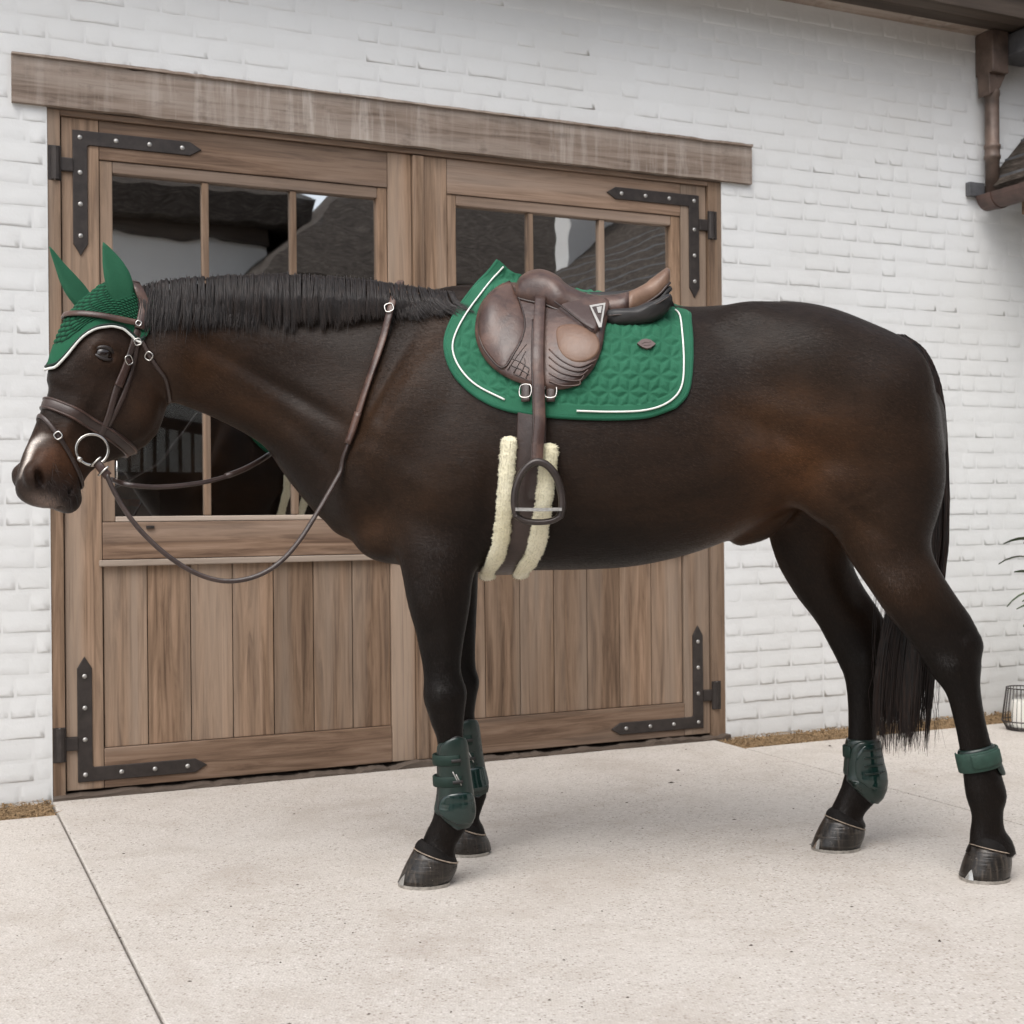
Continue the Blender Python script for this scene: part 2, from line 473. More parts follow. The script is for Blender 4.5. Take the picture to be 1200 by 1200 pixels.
# concrete slabs laid square to the wall (local x along the wall, local -y out of it)
ub = [-8.7, -5.8, -2.9, -.008, 2.90, 5.8, 8.7, 11.6, 14.5]
nb = [(.0, 4.9), (4.9, 9.8), (9.8, 14.7)]
gap = .003
for i in range(len(ub) - 1):
    for (n0, n1) in nb:
        a = .27 if n0 == 0 and not (abs(ub[i] + .008) < .1) else (.035 if n0 == 0 else n0)
        o = link("paving_slab", slab_mesh("paving_slab", ub[i] + gap, ub[i + 1] - gap, -n1 + gap, -a - gap), M['concrete'], gr)
        o.location = Vector(WO.tolist()); o.rotation_euler = (0, 0, PSI)

# straw and grit in the strip along the foot of the wall
def litter(name, spans, n, label):
    mb = MB()
    for (u0, u1, n0, n1) in spans:
        a, b, c, d = [wl(*q, -.012) for q in ((u0, n0), (u1, n0), (u1, n1), (u0, n1))]
        mb.add([a, b, c, d], [(3, 2, 1, 0)])
        for k in range(int(n * (u1 - u0))):
            u, q = random.uniform(u0, u1), random.uniform(n0, n1)
            p = wl(u, q, random.uniform(-.014, .004))
            if random.random() < .5:
                an = random.uniform(0, math.pi); L = random.uniform(.006, .028); t = random.uniform(.0008, .002)
                dx = np.array([math.cos(an), math.sin(an), random.uniform(-.2, .35)]) * L; sd = np.array([-math.sin(an), math.cos(an), 0]) * t
                mb.add([p - dx - sd, p + dx - sd, p + dx + sd, p - dx + sd, p + np.array([0, 0, t * 2])], [(0, 1, 4), (1, 2, 4), (2, 3, 4), (3, 0, 4)])
            else:
                r = random.uniform(.002, .006)
                q4 = [p + RNG.normal(size=3) * r for _ in range(3)] + [p + np.array([0, 0, r * 1.3])]
                mb.add(q4, [(0, 1, 3), (1, 2, 3), (2, 0, 3), (0, 2, 1)])
    return link(name, mb.mesh(name, False), M['soil'], label=label, cat="gravel", kind='stuff')
litter("gravel_strip", [(-2.2, -.012, 0, .265), (2.905, 5.0, .0, .265)], 2200, "brown strip of straw and grit along the foot of the white wall")

mb = MB()
for k in range(420):                          # crumbs of grit, straw and leaf on the paving
    p = np.array([random.uniform(-2.4, 3.0), random.uniform(2.3, 6.0), .001]); r = random.uniform(.0008, .0030) * (2.2 if random.random() < .04 else 1); an = random.random() * 6.28; e = random.uniform(1, 3)
    q4 = [p + np.array([math.cos(an + t) * r * (e if i % 2 else 1), math.sin(an + t) * r, 0]) for i, t in enumerate((0, 1.7, 3.3, 4.8))] + [p + np.array([0, 0, r * .8])]
    mb.add(q4, [(0, 1, 4), (1, 2, 4), (2, 3, 4), (3, 0, 4)])
link("ground_crumbs", mb.mesh("ground_crumbs", False), M['dirt'], label="scattered crumbs of grit and straw on the paving", cat="debris", kind='stuff')

# ------------------------------------------------------------------ white brick wall with the door opening
OPW = (0.0, 2.982, 2.59)                     # opening in the brickwork: u from, to, head height
LINT = (-.124, 3.139, 2.59, 2.768)
wall = empty("brick_wall", WO, PSI, label="white painted brick wall round the stable door", cat="wall")
def wall_panel(u0, u1, v0, v1): return box_vf(u0, u1, .0, .32, v0, v1, 0)
mb = MB()
for q in ((-6.0, OPW[0], -.1, 3.7), (OPW[1], 8.5, -.1, 3.7), (OPW[0], OPW[1], OPW[2] + .03, 3.7)): mb.add(*wall_panel(*q))
link("mortar_core", mb.mesh("mortar_core", False), M['white'], wall)

def brick_mesh(L, Hh, seed):
    """painted brick face: rounded arrises, uneven front, 40 triangles"""
    r = np.random.default_rng(seed)
    V = []
    t = float(np.clip(r.normal(.7, .55), .0, 1.8))          # how far the lower arris stands out under the paint
    for lv, (ib, it, ix) in enumerate(((.0, .0, .0), (.0022, .012, .006), (.010, .026, .022))):
        x0, x1, z0, z1 = ix, L - ix, ib, Hh - it
        ring = [(x0, z0, 1), ((x0 + x1) / 2, z0, 1), (x1, z0, 1), (x1, (z0 + z1) / 2, .32), (x1, z1, .1), ((x0 + x1) / 2, z1, .1), (x0, z1, .1), (x0, (z0 + z1) / 2, .32)]
        for (x, z, w) in ring:
            j = r.normal(size=3) * np.array([.0007, .0003 if lv else 0, .0012])
            y = .0003 if lv == 0 else -.0003 - t * w * (.0012 if lv == 1 else .0014) - (.0006 if lv == 2 else 0)
            V.append((x + j[0], y + j[1], z + j[2]))
    V.append((L / 2, -.0010 - t * .0009 + r.normal() * .0004, Hh / 2))
    F = []
    for k in (0, 8):
        for i in range(8): F.append((k + i, k + (i + 1) % 8, k + 8 + (i + 1) % 8, k + 8 + i))
    for i in range(8): F.append((16 + i, 16 + (i + 1) % 8, 24))
    return mk("brick", V, F, True)
CH, JT = .0792, .0055
lib = {}
for L in (.182, .13, .087, .055):
    lib[L] = [brick_mesh(L, CH - JT, int(L * 1e4) + k) for k in range(9 if L > .07 else 3)]
    for me in lib[L]: me.materials.append(M['white'])
bricks = []
for ci in range(44):
    z0 = ci * CH - .004
    z1 = z0 + CH
    spans = [(-2.2, 5.0)]
    if z1 < OPW[2] + .02: spans = [(-2.2, OPW[0] - .002), (OPW[1] + .002, 5.0)]
    elif z0 < LINT[3] and z1 > LINT[2]: spans = [(-2.2, LINT[0] - .002), (LINT[1] + .002, 5.0)]
    for (a, b) in spans:
        u = a + (0 if ci % 2 else .0)
        rr = random.Random(ci * 31 + int(a * 10))
        u0 = a - rr.random() * .2 if a < -2 else a
        first = True
        while u0 < b - .03:
            L = rr.choice((.182, .182, .182, .087, .087, .13)) if not (first and a > -2) else (.182 if ci % 2 else .087)
            first = False
            if u0 + L > b:
                rem = b - u0
                L2 = min(lib, key=lambda q: abs(q - rem)); sx = rem / L2; L = rem
            else: L2, sx = L, 1.0
            if sx > .35: bricks.append((u0, z0, L2, sx, L))
            u0 += L + JT
info = []
for (u0, z0, L2, sx, L) in bricks:
    P = proj(np.array([wl(u0, 0, z0), wl(u0 + L, 0, z0), wl(u0 + L, 0, z0 + CH), wl(u0, 0, z0 + CH)]))
    x0, y0 = P.min(0); x1, y1 = P.max(0); cx, cy = P.mean(0)
    ar = max(0, min(x1, 1200) - max(x0, 0)) * max(0, min(y1, 1200) - max(y0, 0))
    if 400 < cx < 1085 and 400 < cy < 610 or cx < 190 and 330 < cy < 560 and cx > 60: ar = 0
    info.append(ar)
order = np.argsort(-np.array(info))
rest = MB()
for rank, bi in enumerate(order):
    u0, z0, L2, sx, L = bricks[bi]
    me = lib[L2][random.randrange(len(lib[L2]))]
    off = random.uniform(-.0004, .0006)
    if rank < 300:
        o = link("brick", me, None, wall, (u0, off, z0)); o.scale = (sx, 1, 1)
    else:
        rest.add([(u0 + v.co.x * sx, v.co.y + off, z0 + v.co.z) for v in me.vertices], [tuple(p.vertices) for p in me.polygons])
link("brick_courses", rest.mesh("brick_courses"), M['white'], wall, kind='stuff')

# ------------------------------------------------------------------ door frame and lintel
def rough_beam(x0, x1, y0, y1, z0, z1, nx=90, seed=3, amp=.004):
    r = np.random.default_rng(seed)
    xs = np.linspace(0, x1 - x0, nx); V = []; F = []
    sec = [(0.006, 0), (0, .006), (0, .5), (0, .994), (0.006, 1), (1, 1), (1, 0)]
    wob = np.convolve(r.normal(size=nx + 8), np.ones(5) / 5, 'same')[:nx]; wob2 = np.convolve(r.normal(size=nx + 8), np.ones(3) / 3, 'same')[:nx]
    for i, x in enumerate(xs):
        for j, (a, b) in enumerate(sec):
            y = a * (y1 - y0) if a in (0, 1) else a
            z = b * (z1 - z0)
            if j in (3, 4): z += wob[i] * amp * 1.2 - abs(wob2[i]) * amp
            if j in (0, 1): z += wob2[i] * amp * .5
            if j in (1, 2, 3): y += wob[i] * amp * .3 + (wob2[i] * amp * .35 if j == 2 else 0)
            V.append((x, y, z))
    k = len(sec)
    for i in range(nx - 1):
        for j in range(k): F.append((i * k + j, (i + 1) * k + j, (i + 1) * k + (j + 1) % k, i * k + (j + 1) % k))
    F.append(tuple(range(k))); F.append(tuple((nx - 1) * k + j for j in range(k - 1, -1, -1)))
    return mk("beam", V, F, False)
frame = empty("door_frame", WO, PSI, label="weathered oak door frame with a long timber lintel", cat="door frame")
link("lintel", rough_beam(LINT[0], LINT[1], -.022, .25, LINT[2], LINT[3]), M['beam'], frame, (LINT[0], -.022, LINT[2]))
link("drip_board", rough_beam(LINT[0], LINT[1], -.034, .0, LINT[3], LINT[3] + .010, seed=9, amp=.003), M['beam'], frame, (LINT[0], -.034, LINT[3] - .004))
box("head_piece", .0475, 2.9115, .006, .16, 2.5675, 2.5885, M['wood_h'], frame, .002)
box("jamb", -.003, .047, .004, .16, 0, 2.588, M['wood_v'], frame, .003)
box("jamb", 2.912, 2.984, .004, .16, 0, 2.588, M['wood_v'], frame, .003)
link("threshold", rough_beam(.0, 2.98, -.045, .2, -.02, .016, nx=120, seed=5, amp=.010), M['wood_dark'], frame, (0.0, -.045, -.02))

# ------------------------------------------------------------------ door leaves
def ngon_plate(pts, y0, y1, bev=.0025):
    """flat outline in (x,z) extruded from y0 (back) to y1 (front)"""
    bm = bmesh.new()
    vs = [bm.verts.new((x, y0, z)) for x, z in pts]
    f = bm.faces.new(vs)
    ex = bmesh.ops.extrude_face_region(bm, geom=[f])
    top = [g for g in ex['geom'] if isinstance(g, bmesh.types.BMVert)]
    for v in top: v.co.y = y1
    bmesh.ops.recalc_face_normals(bm, faces=list(bm.faces))
    if bev:
        ed = [e for e in bm.edges if all(abs(v.co.y - y1) < 1e-6 for v in e.verts)]
        bmesh.ops.bevel(bm, geom=ed, offset=bev, segments=2, profile=.5, affect='EDGES')
    v = [tuple(p.co) for p in bm.verts]; fc = [tuple(q.index for q in p.verts) for p in bm.faces]
    bm.free()
    return v, fc

def dome(c, r, h, axis=-1):
    V, F = [], []
    for (rr, hh) in ((1.0, 0), (.92, .45), (.6, .85)):
        for k in range(10):
            a = k * math.pi / 5
            V.append((c[0] + r * rr * math.cos(a), c[1] + axis * h * hh, c[2] + r * rr * math.sin(a)))
    V.append((c[0], c[1] + axis * h, c[2]))
    for q in (0, 10):
        for k in range(10): F.append((q + k, q + (k + 1) % 10, q + 10 + (k + 1) % 10, q + 10 + k))
    for k in range(10): F.append((20 + k, 20 + (k + 1) % 10, 30))
    return V, F

FACE = .020                                  # leaf face sits this far back from the brick face
def leaf(sx, u0, label):
    """sx=+1 hinges on the low-u side; built in local x measured from the hinge edge"""
    root = empty("stable_door", wl(u0, 0, 0), PSI, label=label, cat="door", group="double stable door leaves")
    def X(a, b): return (a, b) if sx > 0 else (-b, -a)
    def bx(name, a, b, z0, z1, mat, y0=FACE, y1=FACE + .05, bev=.003, par=None):
        x0, x1 = X(a, b)
        return box(name, x0, x1, y0, y1, z0, z1, mat, par or root, bev)
    wv, wh = M['wood_v'], M['wood_h']
    bx("stile", 0, .136, .022, 2.566, wv); bx("stile", 1.296, 1.400, .022, 2.566, wv)
    bx("top_rail", .138, 1.294, 2.418, 2.566, wh)
    bx("lock_rail", .138, 1.294, .892, 1.034, wh)
    bx("bottom_rail", .138, 1.294, .022, .172, wh)
    m = bx("weather_moulding", .124, 1.312, .866, .890, M['moulding'], FACE - .014, FACE + .03, .004)
    # seven boards in the lower panel
    for k in range(7):
        a = .1395 + k * .1651
        bx("plank", a + .0018, a + .1651 - .0018, .174, .868, wv, FACE + .011, FACE + .045, .0025)
    # glazed upper panel
    sash = bx("window_sash", .1385, .186, 1.036, 2.416, wv, FACE + .006, FACE + .046, .004)
    for (a, b, z0, z1, mt) in ((1.252, 1.2935, 1.036, 2.416, wv), (.187, 1.251, 2.372, 2.416, wh), (.187, 1.251, 1.036, 1.056, M['moulding'])):
        o = bx("sash_rail", a, b, z0, z1, mt, FACE + .006, FACE + .046, .004)
    w3 = (1.251 - .187) / 3
    for k in (1, 2):
        a = .187 + k * w3
        bx("glazing_bar", a - .0135, a + .0135, 1.057, 2.371, wv, FACE + .012, FACE + .05, .006)
    for k in range(3):
        a, b = .187 + k * w3 + .014 * (k > 0), .187 + (k + 1) * w3 - .014 * (k < 2)
        bx("pane", a - .002, b + .002, 1.054, 2.374, M['glass'], FACE + .032, FACE + .036, 0)
    # angle strap hinges with bolts
    t0, t1 = FACE, FACE - .007
    W2 = .054
    for top in (True, False):
        if top:  o_, sg = (.040, 2.520), -1
        else:    o_, sg = (.040, .052), 1
        x, z = o_
        pts = [(x, z), (x + .44, z), (x + .485, z + sg * W2 / 2), (x + .44, z + sg * W2), (x + W2 + .006, z + sg * W2), (x + W2, z + sg * (W2 + .006)),
               (x + W2, z + sg * .43), (x + W2 / 2, z + sg * .475), (x, z + sg * .43)]
        pts = [(sx * p, q) for p, q in pts]
        v, f = ngon_plate(pts, t0 + .002, t1)
        h = link("strap_hinge", mk("strap_hinge", v, f, False), M['iron'], root)
        for (bx_, bz_) in ((W2 / 2, W2 / 2), (.16, W2 / 2), (.285, W2 / 2), (.41, W2 / 2), (W2 / 2, .16), (W2 / 2, .28), (W2 / 2, .40)):
            v, f = dome((sx * (x + bx_), t1 + .0005, z + sg * bz_), .0095, .005)
            link("bolt", mk("bolt", v, f), M['bolt'], h)
        zc = 2.385 if top else .20
        mbk = MB()                                     # knuckle, pin and wall plate
        mbk.add(*box_vf(*sorted((sx * -.048, sx * .042)), t1 - .006, t1 + .012, zc - .026, zc + .026, .004))
        P = np.array([(sx * -.022, t1 - .004, zc - .062), (sx * -.022, t1 - .004, zc + .062)])
        mbk.add(*sweep(P, circ(.019, 12)))
        link("hinge_knuckle", mbk.mesh("hinge_knuckle", False), M['iron'], h)
        v, f = box_vf(*sorted((sx * -.05, sx * -.002)), FACE - .017, FACE - .011, zc - .066, zc + .066, .002)
        pl = link("hinge_plate", mk("hinge_plate", v, f, False), M['iron'], h)
        for dz in (-.056, .056):
            v, f = dome((sx * -.026, FACE - .0165, zc + dz), .008, .008)
            link("bolt", mk("bolt", v, f), M['bolt'], h)
    return root
leafA = leaf(1, .052, "oak stable door leaf behind the horse's head, grey weathered boards under three panes")
leafB = leaf(-1, 2.908, "oak stable door leaf behind the saddle, weathered boards under three panes")
box("cover_strip", 1.4025, 1.452, FACE - .016, FACE + .02, .024, 2.562, M['wood_v'], leafA, .004)
v, f = box_vf(.30, .33, FACE - .012, FACE + .001, 1.008, 1.020, .002)
link("latch_plate", mk("latch_plate", v, f, False), M['iron'], leafA)

# ------------------------------------------------------------------ inside of the stable (dark), eaves and roof of the stable
bld = empty("stable_interior", WO, PSI, label="dark stable interior seen through the door panes", cat="stable")
mb = MB()
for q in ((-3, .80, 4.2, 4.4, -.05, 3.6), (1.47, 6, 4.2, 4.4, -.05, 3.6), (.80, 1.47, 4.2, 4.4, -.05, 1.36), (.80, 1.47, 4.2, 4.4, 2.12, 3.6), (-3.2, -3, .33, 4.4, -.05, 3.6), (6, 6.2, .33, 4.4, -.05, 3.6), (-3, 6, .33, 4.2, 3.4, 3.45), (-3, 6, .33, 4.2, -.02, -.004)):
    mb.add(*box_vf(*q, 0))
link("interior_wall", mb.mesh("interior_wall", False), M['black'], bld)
# barred opening in the back wall with daylight behind it
for k in range(8): box("window_bar", .815 + k * .088, .837 + k * .088, 4.25, 4.29, 1.36, 1.70, M['iron'], bld)
arc_ = np.array([(.80 + .67 * t, 4.27, 1.76 - .10 * t * t - .02 * math.sin(3 * t)) for t in np.linspace(0, 1, 9)])
link("window_rail", mk("window_rail", *sweep(arc_, circ(.042, 8))), M['iron'], bld)
yw = empty("yard_wall", WO, PSI, label="pale boarded yard wall seen through the barred opening", cat="wall")
for k in range(12): box("board", -2 + k * .5, -2 + k * .5 + .49, 7.2, 7.25, 0, 3.2, M['white'], yw)
sk = empty("feed_sack", wl(.92, -3.95, 0), PSI, label="pale feed sack with an orange patch on a ledge behind the pane", cat="sack")
box("ledge", -.25, .35, .0, .22, 0, 1.03, M['wood_dark'], sk)
v, f = box_vf(-.20, .16, .02, .18, 1.03, 1.26, .05); link("sack", mk("sack", v, f), M['moulding'], sk)
v, f = box_vf(-.10, .02, .014, .03, 1.12, 1.17, .004); link("patch", mk("patch", v, f), M['flower'], sk)

eave = empty("roof_eaves", WO, PSI, label="brown timber eaves overhanging the white wall", cat="eaves")
for k in range(3): box("soffit_board", -6, 6.2, -.095 * k - .094, -.095 * k, 3.488, 3.508, M['wood_dark'] if k else M['beam'], eave, .003)
box("fascia_board", -6, 6.2, -.312, -.287, 3.475, 3.60, M['wood_dark'], eave, .004)
v = [(-6, -.36, 3.602), (6.2, -.36, 3.602), (6.2, 4.6, 7.4), (-6, 4.6, 7.4), (-6, -.36, 3.66), (6.2, -.36, 3.66), (6.2, 4.6, 7.46), (-6, 4.6, 7.46)]
link("roof_slope", mk("roof_slope", v, [(0, 1, 2, 3), (7, 6, 5, 4), (0, 4, 5, 1), (1, 5, 6, 2), (2, 6, 7, 3), (3, 7, 4, 0)], False), M['thatch'], eave)
for k in range(22): box("roof_tile", 2.2 + k * .18, 2.2 + k * .18 + .176, -.40, -.05, 3.66 + .002 * (k % 3), 3.69 + .002 * (k % 3), M['beam'], eave, .004)

# ------------------------------------------------------------------ wing on the right: downpipe, gutter, roof, wall
pipe = empty("downpipe", WO, PSI, label="brown ribbed downpipe running down from the eaves into the gutter", cat="downpipe")
def lathe_z(c, prof, k=20):
    V, F = [], []
    for r, z in prof:
        for j in range(k):
            a = j * 2 * math.pi / k; V.append((c[0] + r * math.cos(a), c[1] + r * math.sin(a), c[2] + z))
    for i in range(len(prof) - 1):
        for j in range(k): F.append((i * k + j, i * k + (j + 1) % k, (i + 1) * k + (j + 1) % k, (i + 1) * k + j))
    F.append(tuple(range(k - 1, -1, -1))); F.append(tuple((len(prof) - 1) * k + j for j in range(k)))
    return V, F
PU, PNn = 4.585, .062
v, f = lathe_z((PU, -PNn, 2.66), [(.036, 0), (.036, .18), (.042, .185), (.042, .20), (.038, .205), (.038, .235), (.042, .24), (.042, .255), (.036, .26), (.036, .50), (.04, .51), (.04, .53), (.036, .54), (.04, .62)])
link("pipe", mk("pipe", v, f), M['pipe'], pipe)
v, f = box_vf(PU - .055, PU + .055, -.125, -.005, 3.27, 3.484, .008)
link("hopper", mk("hopper", v, f, False), M['pipe'], pipe)
v, f = ngon_plate([(PU - .05, 3.16), (PU + .02, 3.20), (PU + .06, 3.275), (PU - .055, 3.275)], -.02, -.10, .004)
link("funnel", mk("funnel", v, f, False), M['pipe'], pipe)
v, f = box_vf(PU + .058, PU + .26, -.24, -.012, 3.36, 3.475, .01)
link("lead_box", mk("lead_box", v, f, False), M['lead'], pipe)

wing = empty("stable_wing", WO, PSI, label="stable wing with brown gutter and grey roof beside the downpipe", cat="building")
prof = [(.072 * math.cos(a), -.072 * math.sin(a)) for a in np.linspace(0, math.pi, 11)]
prof += [(.066 * math.cos(a), -.066 * math.sin(a)) for a in np.linspace(math.pi, 0, 11)]
P = np.array([(4.575, -.03, 2.655), (4.575, -6.2, 2.655)])
v, f = sweep(P, np.array(prof), nrm=np.array([(0, 0, 1.0)] * 2))
gut = link("gutter", mk("gutter", v, f, False), M['gutter'], wing)
v, f = sweep(np.array([(4.575, -.10, 2.655), (4.575, -.13, 2.655)]), np.array(prof) * 1.06, nrm=np.array([(0, 0, 1.0)] * 2))
link("gutter_clip", mk("gutter_clip", v, f, False), M['gutter'], gut)
v, f = box_vf(4.46, 4.56, -.035, -.002, 2.655, 2.725, .003)
link("flashing", mk("flashing", v, f, False), M['lead'], wing)
v = [(4.60, -.02, 2.64), (4.60, -6.2, 2.64), (6.8, -6.2, 4.9), (6.8, -.02, 4.9), (4.56, -.02, 2.70), (4.56, -6.2, 2.70), (6.76, -6.2, 4.97), (6.76, -.02, 4.97)]
link("roof", mk("roof", v, [(0, 3, 2, 1), (4, 5, 6, 7), (0, 1, 5, 4), (1, 2, 6, 5), (2, 3, 7, 6), (3, 0, 4, 7)], False), M['thatch'], wing)
for k in range(7): box("roof_slate", 4.60 + k * .11, 4.82 + k * .11, -6.2, -.02, 2.735 + k * .113, 2.755 + k * .113, M['lead'], wing, .003)
for k in range(6): box("rafter_end", 4.62, 4.9, -.30 - k * .9, -.22 - k * .9, 2.53, 2.63, M['wood_h'], wing, .004)
v, f = box_vf(4.92, 5.2, -6.1, -.012, -.05, 2.72, 0)
link("wall", mk("wall", v, f, False), M['white'], wing)
v, f = box_vf(5.2, 9.0, -6.1, -5.8, -.05, 4.9, 0)
link("end_wall", mk("end_wall", v, f, False), M['white'], wing)

# ------------------------------------------------------------------ houses across the yard (behind the camera, mirrored in the panes)
def hip_house(name, u0, u1, n0, n1, ze, zr, hip, label, base):
    root = empty(name, WO, PSI, label=label, cat="house")
    v, f = box_vf(u0, u1, -n1, -n0, -.05, ze, 0)
    link("wall", mk("wall", v, f, False), M['white'], root)
    o = .45; nm = -(n0 + n1) / 2
    def ringz(e, z): return [(u0 - e, -n0 + e, z), (u1 + e, -n0 + e, z), (u1 + e, -n1 - e, z), (u0 - e, -n1 - e, z)]
    V = ringz(o, ze - .35) + ringz(o + .04, ze - .02) + [(u0 + hip, nm, zr), (u1 - hip, nm, zr)]
    F = [(0, 3, 2, 1)] + [(i, (i + 1) % 4, 4 + (i + 1) % 4, 4 + i) for i in range(4)] + [(4, 5, 9, 8), (5, 6, 9), (6, 7, 8, 9), (7, 4, 8)]
    link("thatched_roof", mk("thatched_roof", V, F, False), M['thatch'], root)
    v, f = box_vf(u0 - .02, u1 + .02, -n0 + .0, -n0 + .1, ze - .55, ze - .34, 0)
    link("eaves_beam", mk("eaves_beam", v, f, False), M['wood_dark'], root)
    for (a, b, z0, z1) in base:
        v, f = box_vf(a, b, -n0 - .02, -n0 + .06, z0, z1, .01)
        link("barn_door", mk("barn_door", v, f, False), M['wood_dark'], root)
    return root
hip_house("thatched_house", -7, 3.6, 11, 17, 4.95, 7.3, 2.6, "long white house with dark thatch across the yard, mirrored in the door panes", [(-4, -2.6, 0, 2.2)])
hip_house("thatched_barn", 3.2, 12.5, 8.2, 14.5, 3.5, 7.0, 3.4, "thatched barn with dark doors across the yard, mirrored in the door panes", [(3.4, 6.2, 0, 2.9), (7, 8.4, 0, 2.4)])
st = empty("stall_front", WO, PSI, label="black barred stall front across the yard with dark boards below", cat="stall")
for k in range(8): box("stall_board", .9 + k * .24, .9 + k * .24 + .236, -10.5, -10.45, .0, 1.50, M['wood_dark'], st, .004)
box("stall_rail", .88, 2.84, -10.53, -10.43, 1.50, 1.57, M['iron'], st, .004)
arcp = np.array([(.9 + 1.92 * t, -10.48, 2.02 - .16 * math.sin(math.pi * t)) for t in np.linspace(0, 1, 14)])
link("top_rail", mk("top_rail", *sweep(arcp, circ(.04, 8))), M['iron'], st)
for k in range(13):
    t = k / 12
    link("bar", mk("bar", *sweep(np.array([(.9 + 1.92 * t, -10.48, 1.55), (.9 + 1.92 * t, -10.48, 2.02 - .16 * math.sin(math.pi * t))]), circ(.022, 6))), M['iron'], st)

# ------------------------------------------------------------------ lantern and potted plant by the wall
lp = ground_at(1199, 855)
lan = empty("wire_lantern", lp, 0, label="black wire lantern with a white candle on the ground by the wall", cat="lantern")
for (r, z) in ((.075, .006), (.096, .045), (.075, .20)):
    P = [(r * math.cos(a), r * math.sin(a), z) for a in np.linspace(0, 2 * math.pi, 33)[:-1]]
    link("ring", mk("ring", *sweep(P, circ(.003, 6), closed=True)), M['iron'], lan)
mbw = MB()
for k in range(28):
    a = k * 2 * math.pi / 28
    P = [(r * math.cos(a), r * math.sin(a), z) for r, z in ((.075, .006), (.096, .045), (.088, .11), (.075, .20))]
    mbw.add(*sweep(P, circ(.0016, 5)))
link("wire_cage", mbw.mesh("wire_cage"), M['iron'], lan)
v, f = lathe_z((0, 0, .004), [(.072, 0), (.074, .004), (.072, .008)], 24); link("base_plate", mk("base_plate", v, f), M['iron'], lan)
v, f = lathe_z((0, 0, .010), [(.050, 0), (.052, .01), (.052, .12), (.048, .13), (.02, .128)], 24); link("candle", mk("candle", v, f), M['candle'], lan)

pp = ground_at(1257, 862)
plant = empty("potted_plant", pp, 0, label="potted plant with narrow dark leaves against the white wall", cat="plant")
v, f = lathe_z((0, 0, 0), [(.10, 0), (.115, .02), (.15, .27), (.165, .28), (.165, .32), (.145, .32), (.14, .29)], 24); link("pot", mk("pot", v, f), M['terracotta'], plant)
def blade(L, wd, droop):
    V, F = [], []; n = 7
    for i in range(n):
        t = i / (n - 1); w = wd * math.sin(math.pi * (t * .86 + .10)) ** .8
        x = L * (t - .12 * droop * t * t); z = L * (.35 * t - droop * .62 * t * t)
        V += [(x, -w, z + .004), (x, 0, z - .002), (x, w, z + .004)]
    for i in range(n - 1):
        for j in range(2): F.append((i * 3 + j, i * 3 + j + 1, (i + 1) * 3 + j + 1, (i + 1) * 3 + j))
    return mk("leaf", V, F)
bl = [blade(L * 1.1, .019, d) for L, d in ((.16, .6), (.19, 1.0), (.15, 1.3), (.21, .8))]
for b_ in bl: b_.materials.append(M['leaf'])
for s_ in range(10):
    a = s_ * 2 * math.pi / 10 + .3; hgt = random.uniform(.62, .98)
    top = np.array([math.cos(a) * .13, math.sin(a) * .13, hgt])
    P = catmull([(0.02 * math.cos(a), .02 * math.sin(a), .27), top * np.array([.5, .5, .6]) + np.array([0, 0, .05]), top], 5)
    stm = link("stem", mk("stem", *sweep(P, circ(.006, 6))), M['leaf'], plant)
    for k in range(18):
        t = len(P) - 1 - (k // 3) * 1.6; q = P[int(max(2, t))]
        o = link("leaf", bl[k % 4], None, stm, q)
        o.rotation_euler = (random.uniform(-.9, .9), random.uniform(-.5, .35), k * 2.4 + random.random())

# ------------------------------------------------------------------ the horse: one continuous body grown from blended tapered sections
MID, VOX = 3.98, .0065
G0 = np.array([-1.50, 3.36, .03]); G1 = np.array([1.50, 4.46, 1.80])
GN = np.ceil((G1 - G0) / VOX).astype(int)
AX = [(G0[i] + np.arange(GN[i]) * VOX).astype(np.float32) for i in range(3)]
D = np.full(tuple(GN), .5, np.float32)

def sub(lo, hi):
    sl = []
    for i in range(3):
        a = max(0, int((lo[i] - G0[i]) / VOX)); b = min(int(GN[i]), int((hi[i] - G0[i]) / VOX) + 2); sl.append(slice(a, max(b, a)))
    return tuple(sl)
def grid(sl): return AX[0][sl[0]][:, None, None], AX[1][sl[1]][None, :, None], AX[2][sl[2]][None, None, :]
def smin(sl, d, k):
    a = D[sl]; h = np.maximum(k - np.abs(a - d), 0) / k
    D[sl] = np.minimum(a, d) - h * h * k * .25
def scut(sl, d, k):
    a = D[sl]; d = -d; h = np.maximum(k - np.abs(a - d), 0) / k
    D[sl] = np.maximum(a, d) + h * h * k * .25
def ell_d(x, y, z, c, R, rad):
    dx, dy, dz = x - np.float32(c[0]), y - np.float32(c[1]), z - np.float32(c[2])
    k0 = np.float32(0); k1 = np.float32(0)
    for i in range(3):
        q = dx * np.float32(R[i][0]) + dy * np.float32(R[i][1]) + dz * np.float32(R[i][2])
        k0 = k0 + (q / np.float32(rad[i])) ** 2; k1 = k1 + (q / np.float32(rad[i] ** 2)) ** 2
    k0 = np.sqrt(k0); return k0 * (k0 - 1) / (np.sqrt(k1) + 1e-6)
def ell(c, rad, axes=None, k=.05, cut=False):
    R = np.eye(3) if axes is None else np.asarray(axes, float)
    r = max(rad) + k + .02
    sl = sub(np.asarray(c) - r, np.asarray(c) + r); x, y, z = grid(sl)
    d = ell_d(x, y, z, c, R, rad)
    (scut if cut else smin)(sl, d, k)
def rotY(deg):
    """axes of an ellipsoid tilted in the side view; first axis points deg above the +x direction"""
    a = math.radians(deg); return [(math.cos(a), 0, math.sin(a)), (0, 1, 0), (-math.sin(a), 0, math.cos(a))]
